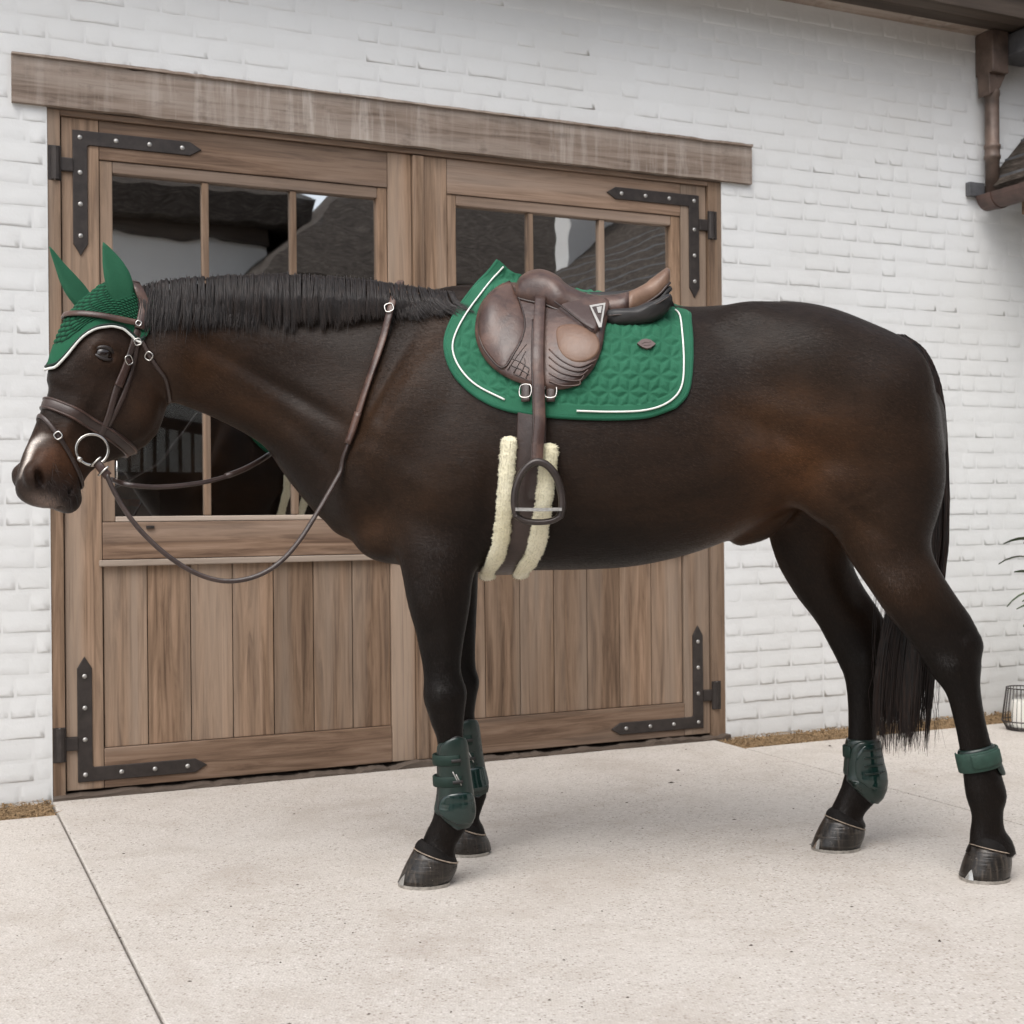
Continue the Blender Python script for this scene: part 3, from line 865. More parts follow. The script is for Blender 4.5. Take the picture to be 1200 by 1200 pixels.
def pair(px, py, lat, rad, deg=0, k=.05):
    p = W(px, py, MID)
    for s in (-1, 1): ell((p[0], MID + s * lat, p[2]), rad, rotY(deg), k)

class Tube:
    """tapered limb: sections given as (edge point, opposite edge point, lateral half width, egg)"""
    def __init__(s, secs, n=4):
        A = np.array([q[0] for q in secs], float); B = np.array([q[1] for q in secs], float)
        raw = np.hstack([A, B, np.array([[q[2], q[3] if len(q) > 3 else 0.0] for q in secs])])
        R = catmull(raw, n)
        s.A, s.B = R[:, :3], R[:, 3:6]; s.c = (s.A + s.B) / 2; s.a = np.linalg.norm(s.A - s.B, axis=1) / 2
        s.b, s.e = R[:, 6], R[:, 7]
        s.N = norm(s.A - s.B); s.T = frames(s.c); s.L = norm(np.cross(s.T, s.N)); s.N = norm(np.cross(s.L, s.T))
    def grow(s, k, cap=.6):
        rr = max(s.a.max(), s.b.max()) + k + .03
        sl = sub(s.c.min(0) - rr, s.c.max(0) + rr); x, y, z = grid(sl)
        best = None
        f = np.float32
        for i in range(len(s.c) - 1):
            c0, c1 = s.c[i], s.c[i + 1]; dv = c1 - c0; L2 = dv @ dv
            px_, py_, pz_ = x - f(c0[0]), y - f(c0[1]), z - f(c0[2])
            t = np.clip((px_ * f(dv[0]) + py_ * f(dv[1]) + pz_ * f(dv[2])) / f(L2), 0, 1)
            def lerp(u, w): return f(u) + t * f(w - u)
            qx, qy, qz = px_ - t * f(dv[0]), py_ - t * f(dv[1]), pz_ - t * f(dv[2])
            Nn, Ll = s.N[i] + s.N[i + 1], s.L[i] + s.L[i + 1]; Nn = Nn / np.linalg.norm(Nn); Ll = Ll / np.linalg.norm(Ll); Tt = np.cross(Nn, Ll)
            n_ = qx * f(Nn[0]) + qy * f(Nn[1]) + qz * f(Nn[2]); l_ = qx * f(Ll[0]) + qy * f(Ll[1]) + qz * f(Ll[2]); t_ = qx * f(Tt[0]) + qy * f(Tt[1]) + qz * f(Tt[2])
            a = lerp(s.a[i], s.a[i + 1]); b = lerp(s.b[i], s.b[i + 1])
            e = lerp(s.e[i], s.e[i + 1])
            b = b * np.clip(1 + e * n_ / a, .35, 1.6)
            ct = a * f(cap)
            k0 = np.sqrt((n_ / a) ** 2 + (l_ / b) ** 2 + (t_ / ct) ** 2)
            k1 = np.sqrt((n_ / a ** 2) ** 2 + (l_ / b ** 2) ** 2 + (t_ / ct ** 2) ** 2) + f(1e-6)
            d = k0 * (k0 - 1) / k1
            best = d if best is None else np.minimum(best, d)
        smin(sl, best, k)
        return s
    def at_z(s, z):
        """centre, half depth, half width and axes of the section at height z"""
        i = int(np.argmin(np.abs(s.c[:, 2] - z)))
        zs = s.c[:, 2]; o = np.argsort(zs)
        g = lambda arr: np.array([np.interp(z, zs[o], arr[o, j]) for j in range(arr.shape[1])]) if arr.ndim == 2 else float(np.interp(z, zs[o], arr[o]))
        return g(s.c), g(s.a), g(s.b), s.N[i], s.L[i]

# trunk: photo x, top y, bottom y, half width in metres, egg (negative = narrower above)
TR = np.array([
    (428, 470, 596, .10, -.1), (445, 425, 640, .165, -.1), (475, 388, 664, .205, -.12), (520, 360, 670, .235, -.18), (570, 350, 670, .262, -.24), (620, 346, 668, .288, -.24),
    (680, 345, 667, .312, -.18), (740, 354, 663, .326, -.13), (800, 361, 650, .328, -.11), (850, 359, 632, .318, -.11), (900, 356, 606, .304, -.12),
    (950, 361, 585, .292, -.12), (1000, 374, 590, .270, -.1), (1040, 394, 590, .232, -.05), (1066, 420, 582, .175, 0), (1078, 450, 566, .12, 0)], float)
XT, PT, PB = [], [], []
for q in TR:
    a, b = W(q[0], q[1], MID), W(q[0], q[2], MID); XT.append(a[0]); PT.append(a[2]); PB.append(b[2])
tr = catmull(np.stack([XT, PT, PB, TR[:, 3], TR[:, 4]], 1), 6)
def trunk():
    sl = sub((XT[0] - .12, MID - .42, PB[0] - .35), (XT[-1] + .12, MID + .42, max(PT) + .1)); x, y, z = grid(sl)
    xs = np.clip(AX[0][sl[0]], tr[0, 0], tr[-1, 0])
    g = [np.interp(xs, tr[:, 0], tr[:, i]).astype(np.float32)[:, None, None] for i in range(1, 5)]
    zc, a = (g[0] + g[1]) / 2, (g[0] - g[1]) / 2
    n = z - zc; b = g[2] * np.clip(1 + g[3] * n / a, .4, 1.5); l = y - np.float32(MID)
    dx = x - xs.astype(np.float32)[:, None, None]
    p = np.float32(2.25)
    k0 = (np.abs(n / a) ** p + np.abs(l / b) ** p + np.abs(dx / (a * np.float32(.45))) ** p) ** (1 / p)
    d = (k0 - 1) * np.minimum(a, b) * np.float32(.9)
    smin(sl, d.astype(np.float32), .02)
trunk()

# neck (crest point, throat point)
def E2(p, q, d, b, e=0.0, d2=None): return (W(*p, d), W(*q, d if d2 is None else d2), b, e)
neck = Tube([E2((172, 352), (214, 452), 3.80, .078, -.1), E2((212, 334), (222, 474), 3.845, .080, -.2), E2((262, 328), (258, 490), 3.90, .085, -.32), E2((330, 325), (312, 516), 3.95, .096, -.38),
             E2((395, 329), (358, 548), 3.975, .115, -.36), E2((455, 336), (394, 596), 3.98, .145, -.3), E2((520, 352), (425, 640), 3.98, .175, -.25)], 3).grow(.09)

# head: axis from poll to muzzle, turned a little towards the camera
HA, HB = W(150, 350, 3.80), W(58, 585, 3.66)
h_ = HB - HA; hd = norm(np.array([h_[0], h_[1], 0.0])); HAx = norm(h_)
HL = np.array([-hd[1], hd[0], 0.0]); HL = HL if HL[1] < 0 else -HL          # towards the near side
HD = np.cross(HL, HAx); HD = HD if HD @ hd > 0 else -HD                     # dorsal (face) side
def hp(s, d, l=0.0): return HA + HAx * s + HD * d + HL * l
HR = [HAx, HD, HL]
def on_plane(px, py, l):
    """head coordinates (along, dorsal) of a photo position on the plane l metres from the head's middle"""
    r = ray(px, py); t = ((HA + HL * l - CAM) @ HL) / (r @ HL); q = CAM + r * t - HA; return float(q @ HAx), float(q @ HD)
ES, ED = on_plane(122, 415, .10)
EU = norm(np.array([1.0, 0, -.18]) - HL * (np.array([1.0, 0, -.18]) @ HL)); EW = np.cross(HL, EU); EW = EW if EW[2] > 0 else -EW
ER = [EU, EW, HL]
NS, ND = on_plane(46, 561, .06)
JS, JD = on_plane(146, 478, .03)
def hs_(s, dt, dv, b, e=0.0): return (hp(s, dt), hp(s, -dv), b, e)
head = Tube([hs_(.00, .085, .10, .080), hs_(.07, .118, .15, .088, .05), hs_(.14, .136, .178, .092, .22), hs_(.22, .135, .200, .090, .3), hs_(.30, .126, .205, .078, .3), hs_(.365, .118, .165, .068, .2),
             hs_(.425, .113, .112, .060, .1), hs_(.49, .110, .078, .055, 0), hs_(.545, .110, .068, .055, 0), hs_(.588, .098, .060, .055, 0), hs_(.610, .082, .050, .052, 0)], 3).grow(.05, .35)
ell(hp(JS, JD, 0), (.118, .118, .070), HR, .04)
for s in (-1, 1):
    ell(hp(JS, JD + .015, s * .048), (.100, .095, .036), HR, .03)              # cheek
    ell(hp(ES, ED + .004, s * .078), (.050, .042, .034), HR, .03)               # orbit
    ell(hp(.335, .035, s * .056), (.10, .016, .012), HR, .03)                # facial crest
    ell(hp(.545, .050, s * .042), (.048, .040, .026), HR, .03)               # nostril swelling
    ell(hp(.600, -.010, s * .026), (.034, .050, .030), HR, .03)              # lip
ell(hp(.615, .045, 0), (.032, .045, .042), HR, .03)
ell(hp(.600, -.052, 0), (.034, .030, .036), HR, .025)                        # chin
for s in (-1, 1):
    ax = [norm(HAx * .75 - HD * .65), norm(HD * .75 + HAx * .65), HL]
    ell(hp(NS, ND + .012, s * .050), (.036, .026, .026), ax, .02); ell(hp(NS, ND, s * .072), (.027, .0135, .030), ax, .008, cut=True)    # nostril
    ell(hp(ES, ED, s * .116), (.031, .020, .023), ER, .012, cut=True)    # eye socket
    for t in np.linspace(0, 1, 9):                                           # mouth line
        ell(hp(.635 - .085 * t, -.022 - .028 * t + .012 * math.sin(t * 3.1), s * (.030 + .026 * math.sin(t * 1.4))), (.012, .0045, .010), HR, .004, cut=True)

# fore legs
def E3(y, x0, x1, d, b, e=0.0, y1=None): return (W(x0, y, d), W(x1, y if y1 is None else y1, d), b, e)
NF, FF, NH, FH = 3.805, 4.15, 3.81, 4.16
leg_nf = Tube([E3(560, 455, 560, 3.83, .085), E3(615, 460, 562, 3.82, .080), E3(660, 468, 557, NF, .070), E3(707, 480, 551, NF, .061), E3(753, 490, 543, NF, .050), E3(785, 496, 540, NF, .042), E3(815, 497, 546, NF, .050),
               E3(842, 504, 544, NF, .043), E3(866, 512, 543, NF, .032), E3(905, 514, 546, NF, .029), E3(932, 513, 550, NF, .033), E3(952, 509, 552, NF, .037), E3(968, 505, 545, NF, .033), E3(984, 497, 535, NF, .031), E3(1000, 491, 534, NF, .043), E3(1012, 486, 536, NF, .052)]).grow(.04, .3)
leg_ff = Tube([E3(580, 475, 560, 4.13, .080), E3(640, 486, 562, 4.14, .070), E3(690, 496, 560, FF, .060), E3(735, 505, 558, FF, .052), E3(775, 514, 557, FF, .042), E3(803, 514, 560, FF, .050),
               E3(828, 518, 557, FF, .045), E3(850, 526, 557, FF, .034), E3(885, 530, 561, FF, .029), E3(912, 531, 566, FF, .034), E3(928, 531, 570, FF, .037), E3(942, 532, 566, FF, .033), E3(955, 531, 562, FF, .032), E3(966, 527, 564, FF, .043), E3(975, 525, 568, FF, .052)]).grow(.04, .3)
# hind legs (front point, rear point)
def E4(a, b, d, w, e=0.0): return (W(*a, d), W(*b, d), w, e)
leg_nh = Tube([E4((940, 520), (1090, 490), 3.86, .130), E4((955, 572), (1091, 545), 3.85, .122), E4((975, 618), (1090, 598), 3.84, .105), E4((1000, 657), (1092, 645), 3.83, .085), E4((1027, 690), (1106, 682), NH, .068), E4((1052, 724), (1126, 714), NH, .056),
               E4((1074, 758), (1146, 742), NH, .050), E4((1092, 790), (1149, 770), NH, .050), E4((1109, 813), (1148, 803), NH, .043), E4((1118, 843), (1153, 838), NH, .034), E4((1124, 872), (1160, 868), NH, .031), E4((1128, 900), (1169, 898), NH, .034),
               E4((1132, 930), (1178, 928), NH, .039), E4((1139, 955), (1175, 955), NH, .034), E4((1137, 974), (1178, 978), NH, .034), E4((1135, 985), (1186, 997), NH, .047), E4((1133, 992), (1189, 1004), NH, .054)]).grow(.05, .3)
leg_fh = Tube([E4((880, 540), (1040, 540), 4.10, .130), E4((893, 595), (1018, 610), 4.11, .115), E4((907, 637), (1000, 650), 4.12, .092), E4((926, 670), (1002, 678), 4.14, .075), E4((948, 706), (1016, 702), FH, .062), E4((966, 740), (1036, 732), FH, .052),
               E4((983, 778), (1047, 758), FH, .050), E4((991, 803), (1044, 786), FH, .046), E4((994, 832), (1033, 826), FH, .036), E4((994, 862), (1027, 860), FH, .031), E4((992, 893), (1030, 892), FH, .034), E4((988, 918), (1035, 918), FH, .039),
               E4((980, 938), (1018, 942), FH, .034), E4((973, 950), (1010, 962), FH, .040), E4((968, 958), (1013, 974), FH, .053)]).grow(.05, .3)

# joints: knee, fetlock, hock
for d, dx in ((NF, 0), (FF, 16)):
    ell(W(516 + dx, 816 - dx * .8, d), (.036, .046, .040), None, .025); ell(W(538 + dx, 812 - dx * .8, d), (.014, .030, .022), None, .02)
    ell(W(541 + dx * 1.1, 951 - dx * 1.4, d), (.020, .034, .022), None, .02); ell(W(503 + dx, 700 - dx, d), (.046, .060, .085), rotY(8), .04)
for d, q in ((NH, (0, 0)), (FH, (-98, -9))):
    ell(W(1135 + q[0], 752 + q[1], d), (.020, .024, .034), rotY(60), .035); ell(W(1112 + q[0], 782 + q[1], d), (.050, .050, .036), rotY(-60), .025)
    ell(W(1168 + q[0] * 1.42, 933 + q[1] * 1.6, d), (.018, .034, .024), None, .02); ell(W(1062 + q[0], 700 + q[1], d), (.10, .060, .050), rotY(-52), .05)
# muscle masses, both sides
pair(478, 505, .145, (.205, .085, .105), 58, .08)        # shoulder blade
pair(545, 560, .175, (.125, .080, .145), 20, .07)        # triceps
pair(425, 575, .105, (.060, .075, .085), 0, .06)         # point of shoulder / breast
pair(450, 632, .085, (.075, .070, .060), 0, .06)         # pectorals
pair(540, 640, .165, (.050, .050, .055), 0, .05)         # elbow
pair(930, 425, .145, (.190, .130, .125), -10, .09)       # gluteals
pair(1010, 470, .150, (.150, .120, .165), -50, .09)      # rump
pair(1035, 545, .150, (.120, .110, .190), 10, .08)       # buttock
pair(960, 575, .175, (.100, .085, .105), 35, .06)        # stifle
pair(862, 388, .165, (.050, .040, .034), 0, .09)         # point of hip
pair(700, 510, .175, (.30, .12, .21), 0, .16)            # ribs
ell(W(575, 354, MID), (.15, .055, .038), rotY(-4), .06)  # withers
# sheath
ell(W(893, 610, MID), (.10, .055, .055), rotY(32), .05)
ell(W(868, 627, MID), (.036, .040, .030), rotY(20), .015)
ell(W(858, 631, MID), (.012, .018, .010), rotY(20), .01, cut=True)

def surface_nets():
    V = D; nx, ny, nz = V.shape
    neg = V < 0
    cnt = np.zeros((nx - 1, ny - 1, nz - 1), np.int8)
    for i in (0, 1):
        for j in (0, 1):
            for k in (0, 1): cnt += neg[i:nx - 1 + i, j:ny - 1 + j, k:nz - 1 + k]
    act = np.argwhere((cnt > 0) & (cnt < 8))
    idx = np.full((nx - 1, ny - 1, nz - 1), -1, np.int32); idx[act[:, 0], act[:, 1], act[:, 2]] = np.arange(len(act))
    acc = np.zeros((len(act), 3)); num = np.zeros(len(act))
    cor = [(i, j, k) for i in (0, 1) for j in (0, 1) for k in (0, 1)]
    val = {c: V[act[:, 0] + c[0], act[:, 1] + c[1], act[:, 2] + c[2]].astype(float) for c in cor}
    for c in cor:
        for ax in range(3):
            if c[ax] == 0:
                c2 = tuple(c[q] + (q == ax) for q in range(3)); a, b = val[c], val[c2]
                m = (a < 0) != (b < 0); t = np.where(m, a / np.where(m, a - b, 1), 0)
                p = np.array(c, float)[None] + np.eye(3)[ax][None] * t[:, None]
                acc[m] += p[m]; num[m] += 1
    P = (act + acc / num[:, None]) * VOX + G0
    F = []
    for ax in range(3):
        s0 = [slice(None)] * 3; s1 = [slice(None)] * 3; s0[ax] = slice(0, -1); s1[ax] = slice(1, None)
        a, b = neg[tuple(s0)], neg[tuple(s1)]
        e = np.argwhere(a != b); u, w = (ax + 1) % 3, (ax + 2) % 3
        e = e[(e[:, u] > 0) & (e[:, w] > 0) & (e[:, u] < V.shape[u] - 1) & (e[:, w] < V.shape[w] - 1)]
        inside_first = a[e[:, 0], e[:, 1], e[:, 2]]
        def cell(du, dw):
            q = e.copy(); q[:, u] -= du; q[:, w] -= dw; return idx[q[:, 0], q[:, 1], q[:, 2]]
        q = np.stack([cell(1, 1), cell(0, 1), cell(0, 0), cell(1, 0)], 1)
        q[~inside_first] = q[~inside_first][:, ::-1]
        F.append(q)
    F = np.vstack(F); return P, F[(F >= 0).all(1)]
BV, BF = surface_nets()
del D
def vsmooth(V, F, it, wgt=None):
    e = np.vstack([F[:, [0, 1]], F[:, [1, 2]], F[:, [2, 3]], F[:, [3, 0]]]); e = np.sort(e, 1)
    key = e[:, 0].astype(np.int64) * len(V) + e[:, 1]; _, ui = np.unique(key, return_index=True); e = e[ui]
    deg = np.bincount(e.ravel(), minlength=len(V)).astype(float)
    for i in range(it):
        S = np.zeros_like(V)
        for c in range(3): S[:, c] = np.bincount(e[:, 0], V[e[:, 1], c], len(V)) + np.bincount(e[:, 1], V[e[:, 0], c], len(V))
        L = S / np.maximum(deg, 1)[:, None] - V
        f = .6 if i % 2 == 0 else -.61 if it > 4 else .5
        V = V + L * (f if wgt is None else f * wgt[:, None])
    return V
BV = vsmooth(BV, BF, 8)
wt = np.clip((BV[:, 2] - .80) / .12, 0, 1) * np.clip((BV[:, 0] + 1.02) / .10, 0, 1)
_c = W(878, 620, MID); wt *= 1 - .95 * np.exp(-((BV[:, 0] - _c[0]) / .12) ** 2 - ((BV[:, 2] - _c[2]) / .07) ** 2 - ((BV[:, 1] - MID) / .10) ** 2)
BV = vsmooth(BV, BF, 4, wt)
for _ in range(7): BV = vsmooth(BV, BF, 4, wt * .9)

def bump_near(V, px, py, rx, ry, amp, deg=0):
    """raise or sink the hide on both flanks around a point of the side view"""
    c = W(px, py, MID); sx, sz = rx / 392.0, ry / 392.0; a = math.radians(deg)
    dx, dz = V[:, 0] - c[0], V[:, 2] - c[2]
    u = dx * math.cos(a) + dz * math.sin(a); w = -dx * math.sin(a) + dz * math.cos(a)
    g = np.exp(-(u / sx) ** 2 - (w / sz) ** 2) * np.clip(np.abs(V[:, 1] - MID) / .10, 0, 1)
    V[:, 1] += np.sign(V[:, 1] - MID) * g * amp * 1.5
for q in ((452, 470, 55, 7, -.010, 62), (432, 520, 60, 9, .008, 60), (500, 612, 50, 20, -.005, -30), (575, 600, 14, 60, -.008, -12), (545, 520, 40, 60, .006, 0),
          (905, 520, 18, 70, -.016, 68), (880, 470, 30, 60, -.010, 70), (925, 590, 60, 16, .003, 48), (1040, 500, 18, 90, -.003, 75), (1060, 590, 16, 60, -.003, 85), (985, 605, 40, 9, -.008, -40),
          (330, 455, 110, 10, -.010, -30), (345, 400, 90, 26, .007, -8), (700, 600, 120, 12, -.005, 5), (820, 560, 90, 20, .006, 20), (1015, 690, 14, 50, .006, 40), (1060, 735, 8, 40, -.005, 40)):
    bump_near(BV, *q)

def vein(V, pts, amp, sig):
    """raised vein, tendon or skin fold along a line of the side view, near flank"""
    P = catmull(np.array([hit0(V, *q) for q in pts]), 8)
    m = (V[:, 1] < MID) & (V[:, 0] > P[:, 0].min() - .05) & (V[:, 0] < P[:, 0].max() + .05) & (V[:, 2] > P[:, 2].min() - .05) & (V[:, 2] < P[:, 2].max() + .05)
    Q = V[m]; d2 = np.full(len(Q), 1e9)
    for p in P: d2 = np.minimum(d2, ((Q - p) ** 2).sum(1))
    V[m, 1] -= amp * .62 * np.exp(-d2 / (sig * 1.25) ** 2)
_pre = BVHTree.FromPolygons(BV.tolist(), BF.tolist())
def hit0(V, px, py):
    d = norm(ray(px, py)); loc, n, _, _ = _pre.ray_cast(Vector(CAM.tolist()), Vector(d.tolist()))
    return W(px, py, 3.8) if loc is None else np.array(loc)
for pts, amp, sig in (([(470, 440), (455, 465), (445, 490)], -.009, .016), ([(520, 400), (485, 440), (462, 480), (440, 530)], .006, .022), ([(575, 500), (572, 560), (560, 620)], -.006, .022),
    ([(430, 560), (450, 590), (470, 625)], -.005, .016), ([(925, 545), (935, 575), (950, 610), (980, 640)], .004, .024), ([(905, 500), (915, 530), (925, 560)], -.008, .02),
    ([(985, 590), (1005, 583), (1022, 572)], -.004, .010), ([(1000, 600), (1020, 596), (1035, 590)], -.003, .010), ([(1050, 470), (1062, 520), (1066, 580), (1060, 640)], -.004, .024), ([(1010, 640), (1040, 680), (1075, 720)], .003, .010),
    ([(1080, 700), (1105, 728), (1128, 745)], -.007, .014), ([(700, 600), (760, 590), (820, 572), (870, 550)], .003, .010), ([(760, 590), (790, 606), (815, 612)], .0025, .009), ([(490, 680), (505, 720), (515, 770)], -.004, .012), ([(515, 670), (522, 720), (528, 770)], .003, .010),
    ([(250, 440), (300, 470), (350, 505), (395, 550)], -.008, .022), ([(480, 560), (510, 575), (540, 570)], .004, .02), ([(540, 545), (560, 575), (556, 610)], .005, .02), ([(1130, 780), (1136, 810), (1145, 850)], -.005, .010)):
    vein(BV, pts, amp, sig)
for pts, amp in (([(112, 450), (104, 468), (96, 486)], .003), ([(150, 450), (160, 475), (165, 500)], .0025), ([(130, 440), (122, 462), (112, 480)], -.003), ([(80, 500), (70, 525), (66, 545)], .0025), ([(110, 402), (122, 398), (134, 403)], .005), ([(108, 426), (120, 432), (134, 428)], -.003)):
    vein(BV, pts, amp, .008)
# coat colour (hair pigment, plus painted croup sheen and belly shade): nearly black legs, brown flank, stifle, throat and muzzle
def coat_colour(V):
    P = proj(V); x, y = P[:, 0], P[:, 1]
    col = np.tile(np.array([.0135, .0090, .0068]), (len(V), 1))
    def dab(cx, cy, rx, ry, c, w, deg=0, near=None):
        a = math.radians(deg); dx, dy = x - cx, y - cy
        u = dx * math.cos(a) + dy * math.sin(a); v = -dx * math.sin(a) + dy * math.cos(a)
        m = np.exp(-(u / rx) ** 2 - (v / ry) ** 2) * w
        if near is not None: m = m * near
        col[:] = col * (1 - m[:, None]) + np.array(c) * m[:, None]
    brown, rust, black, grey = (.046, .0240, .0125), (.080, .036, .015), (.0050, .0040, .0035), (.028, .0225, .019)
    dab(930, 545, 45, 60, rust, .75, 65); dab(905, 480, 35, 80, brown, .75, 70); dab(1000, 620, 50, 40, brown, .6); dab(1000, 520, 80, 60, brown, .45)
    dab(870, 620, 60, 20, rust, .5, -30); dab(800, 600, 90, 40, brown, .35); dab(485, 430, 70, 20, brown, .55, -55); dab(435, 500, 40, 60, brown, .45); dab(440, 620, 40, 30, brown, .55)
    dab(230, 430, 45, 50, brown, .75, 50); dab(300, 480, 60, 25, brown, .45, 28); dab(520, 580, 60, 40, brown, .35); dab(950, 420, 90, 40, grey, .5, 15); dab(760, 520, 110, 60, (.020, .013, .0095), .6); dab(520, 500, 70, 70, (.026, .0165, .0115), .5); dab(370, 440, 90, 40, (.024, .0155, .011), .5, 25); dab(1010, 440, 70, 50, (.022, .015, .0115), .5); dab(690, 640, 120, 30, (.0065, .0048, .004), .7); dab(560, 620, 50, 60, (.007, .005, .0042), .6)  # grey croup sheen and dark shade at belly and girth are painted in
    leg = 1 / (1 + np.exp(-(y - 690) / 22)); col[:] = col * (1 - leg[:, None] * .92) + np.array(black) * leg[:, None] * .92
    hind = np.exp(-((x - 1040) / 60) ** 2 - ((y - 690) / 40) ** 2); col[:] = col * (1 - hind[:, None] * .4) + np.array(brown) * hind[:, None] * .4
    # head, in the head's own axes
    q = V - HA; s = q @ HAx; d = q @ HD; l = q @ HL
    hm = (s > .02) & (np.abs(l) < .16) & (d > -.24) & (d < .2) & (x < 215)
    def hdab(s0, d0, rs, rd, c, w, l0=None, rl=1):
        m = np.exp(-((s - s0) / rs) ** 2 - ((d - d0) / rd) ** 2) * w * hm
        if l0 is not None: m = m * np.exp(-((l - l0) / rl) ** 2)
        col[:] = col * (1 - m[:, None]) + np.array(c) * m[:, None]
    hdab(.22, -.03, .15, .14, (.034, .022, .017), .8); hdab(.30, -.12, .08, .08, (.045, .026, .017), .6); hdab(.52, .03, .07, .08, (.075, .036, .020), .8); hdab(.20, .03, .03, .05, (.06, .033, .02), .5)
    hdab(.60, .0, .05, .09, (.022, .017, .016), .8)
    wob = .006 * np.sin(s * 60)
    w1 = .85 * np.exp(-((l - wob - .031 + (s - .47) * .12) / .0085) ** 2) * np.clip((s - .455) / .03, 0, 1) * np.clip((.60 - s) / .05, 0, 1) * (d > .04) * hm      # snip
    col[:] = col * (1 - w1[:, None]) + np.array((.74, .68, .63)) * w1[:, None]
    w2 = np.exp(-((s - .632) / .018) ** 2 - ((d - .02) / .04) ** 2) * hm * .42
    col[:] = col * (1 - w2[:, None]) + np.array((.42, .33, .29)) * w2[:, None]
    return col
horse = empty("horse", (0.35, MID, 0), 0, label="dark bay horse standing saddled in front of the stable door", cat="horse")
def hpart(name, me, mat, parent=None, **kw):
    """part of a thing whose shape is given in world coordinates"""
    p = parent if parent is not None else horse
    o = link(name, me, mat, p, **kw)
    o.matrix_parent_inverse = world_of(p).inverted()
    return o
def world_of(o):
    m = Matrix.LocRotScale(o.location, o.rotation_euler, o.scale)
    return m if o.parent is None else world_of(o.parent) @ o.matrix_parent_inverse @ m
bme = mk("body", BV, BF)
ca = bme.color_attributes.new("coat", 'FLOAT_COLOR', 'POINT')
cc = np.ones((len(BV), 4), np.float32); cc[:, :3] = coat_colour(BV); ca.data.foreach_set("color", cc.ravel())
body = hpart("body", bme, M['coat'])
BVH = BVHTree.FromPolygons(BV.tolist(), BF.tolist())

def hit(px, py, off=0.0, tree=None):
    """near-side point of the body seen at a photo position, lifted along the surface normal"""
    r = ray(px, py); d = norm(r)
    loc, nrm, _, _ = (tree or BVH).ray_cast(Vector(CAM.tolist()), Vector(d.tolist()))
    if loc is None: return None, None
    n = np.array(nrm); n = n if n @ d < 0 else -n
    return np.array(loc) + n * off, n

# short coat hair lying along the growth direction, on the side that shows
def coat_hair(n):
    r = np.random.default_rng(11)
    A, B, C3, D4 = (BV[BF[:, i]] for i in range(4)); nf = norm(np.cross(C3 - A, D4 - B)); cen = (A + B + C3 + D4) / 4
    view = norm(cen - CAM); facing = -(nf * view).sum(1)
    ok = np.where(facing > -.15)[0]; f = r.choice(ok, n)
    u, v = r.random((n, 1)), r.random((n, 1)); p = A[f] * (1 - u) * (1 - v) + B[f] * u * (1 - v) + C3[f] * u * v + D4[f] * (1 - u) * v
    nn = nf[f]; px = proj(p); x, y = px[:, 0], px[:, 1]
    d = np.tile(np.array([.85, 0, -.5]), (n, 1))
    leg = np.clip((y - 600) / 80, 0, 1)[:, None]; d = d * (1 - leg) + np.array([.15, 0, -1.0]) * leg
    ne = np.clip((430 - x) / 90, 0, 1)[:, None]; d = d * (1 - ne) + np.array([.75, 0, -.65]) * ne
    hd_ = ((x < 205) & (y > 330))[:, None]; d = np.where(hd_, HAx * .8 - HD * .35, d)
    d = d + r.normal(size=(n, 3)) * .16; d = norm(d - nn * (d * nn).sum(1)[:, None])
    L = r.uniform(.007, .014, (n, 1)) * np.where(hd_, .6, 1); sd = np.cross(nn, d) * r.uniform(.0004, .0008, (n, 1))
    tip = p + d * L + nn * L * r.uniform(.06, .20, (n, 1))
    V = np.stack([p - sd - nn * .0004, p + sd - nn * .0004, tip], 1).reshape(-1, 3)
    me = mk("coat_hair", V, np.arange(3 * n).reshape(-1, 3))
    ca = me.color_attributes.new("coat", 'FLOAT_COLOR', 'POINT'); c = np.ones((n, 3, 4), np.float32)
    c[:, :, :3] = (cc[BF[f, 0], :3] * r.uniform(.6, 1.9, (n, 1)) * np.array([1.08, 1.0, .92]))[:, None]; ca.data.foreach_set("color", c.ravel())
    g = NG('short_coat_hair'); at = g.n("ShaderNodeVertexColor"); at.layer_name = "coat"; g.col(at.outputs[0]); g.rough(.40); g.spec(.16)
    hpart("coat_hair", me, g.m, kind='stuff')
coat_hair(260000)

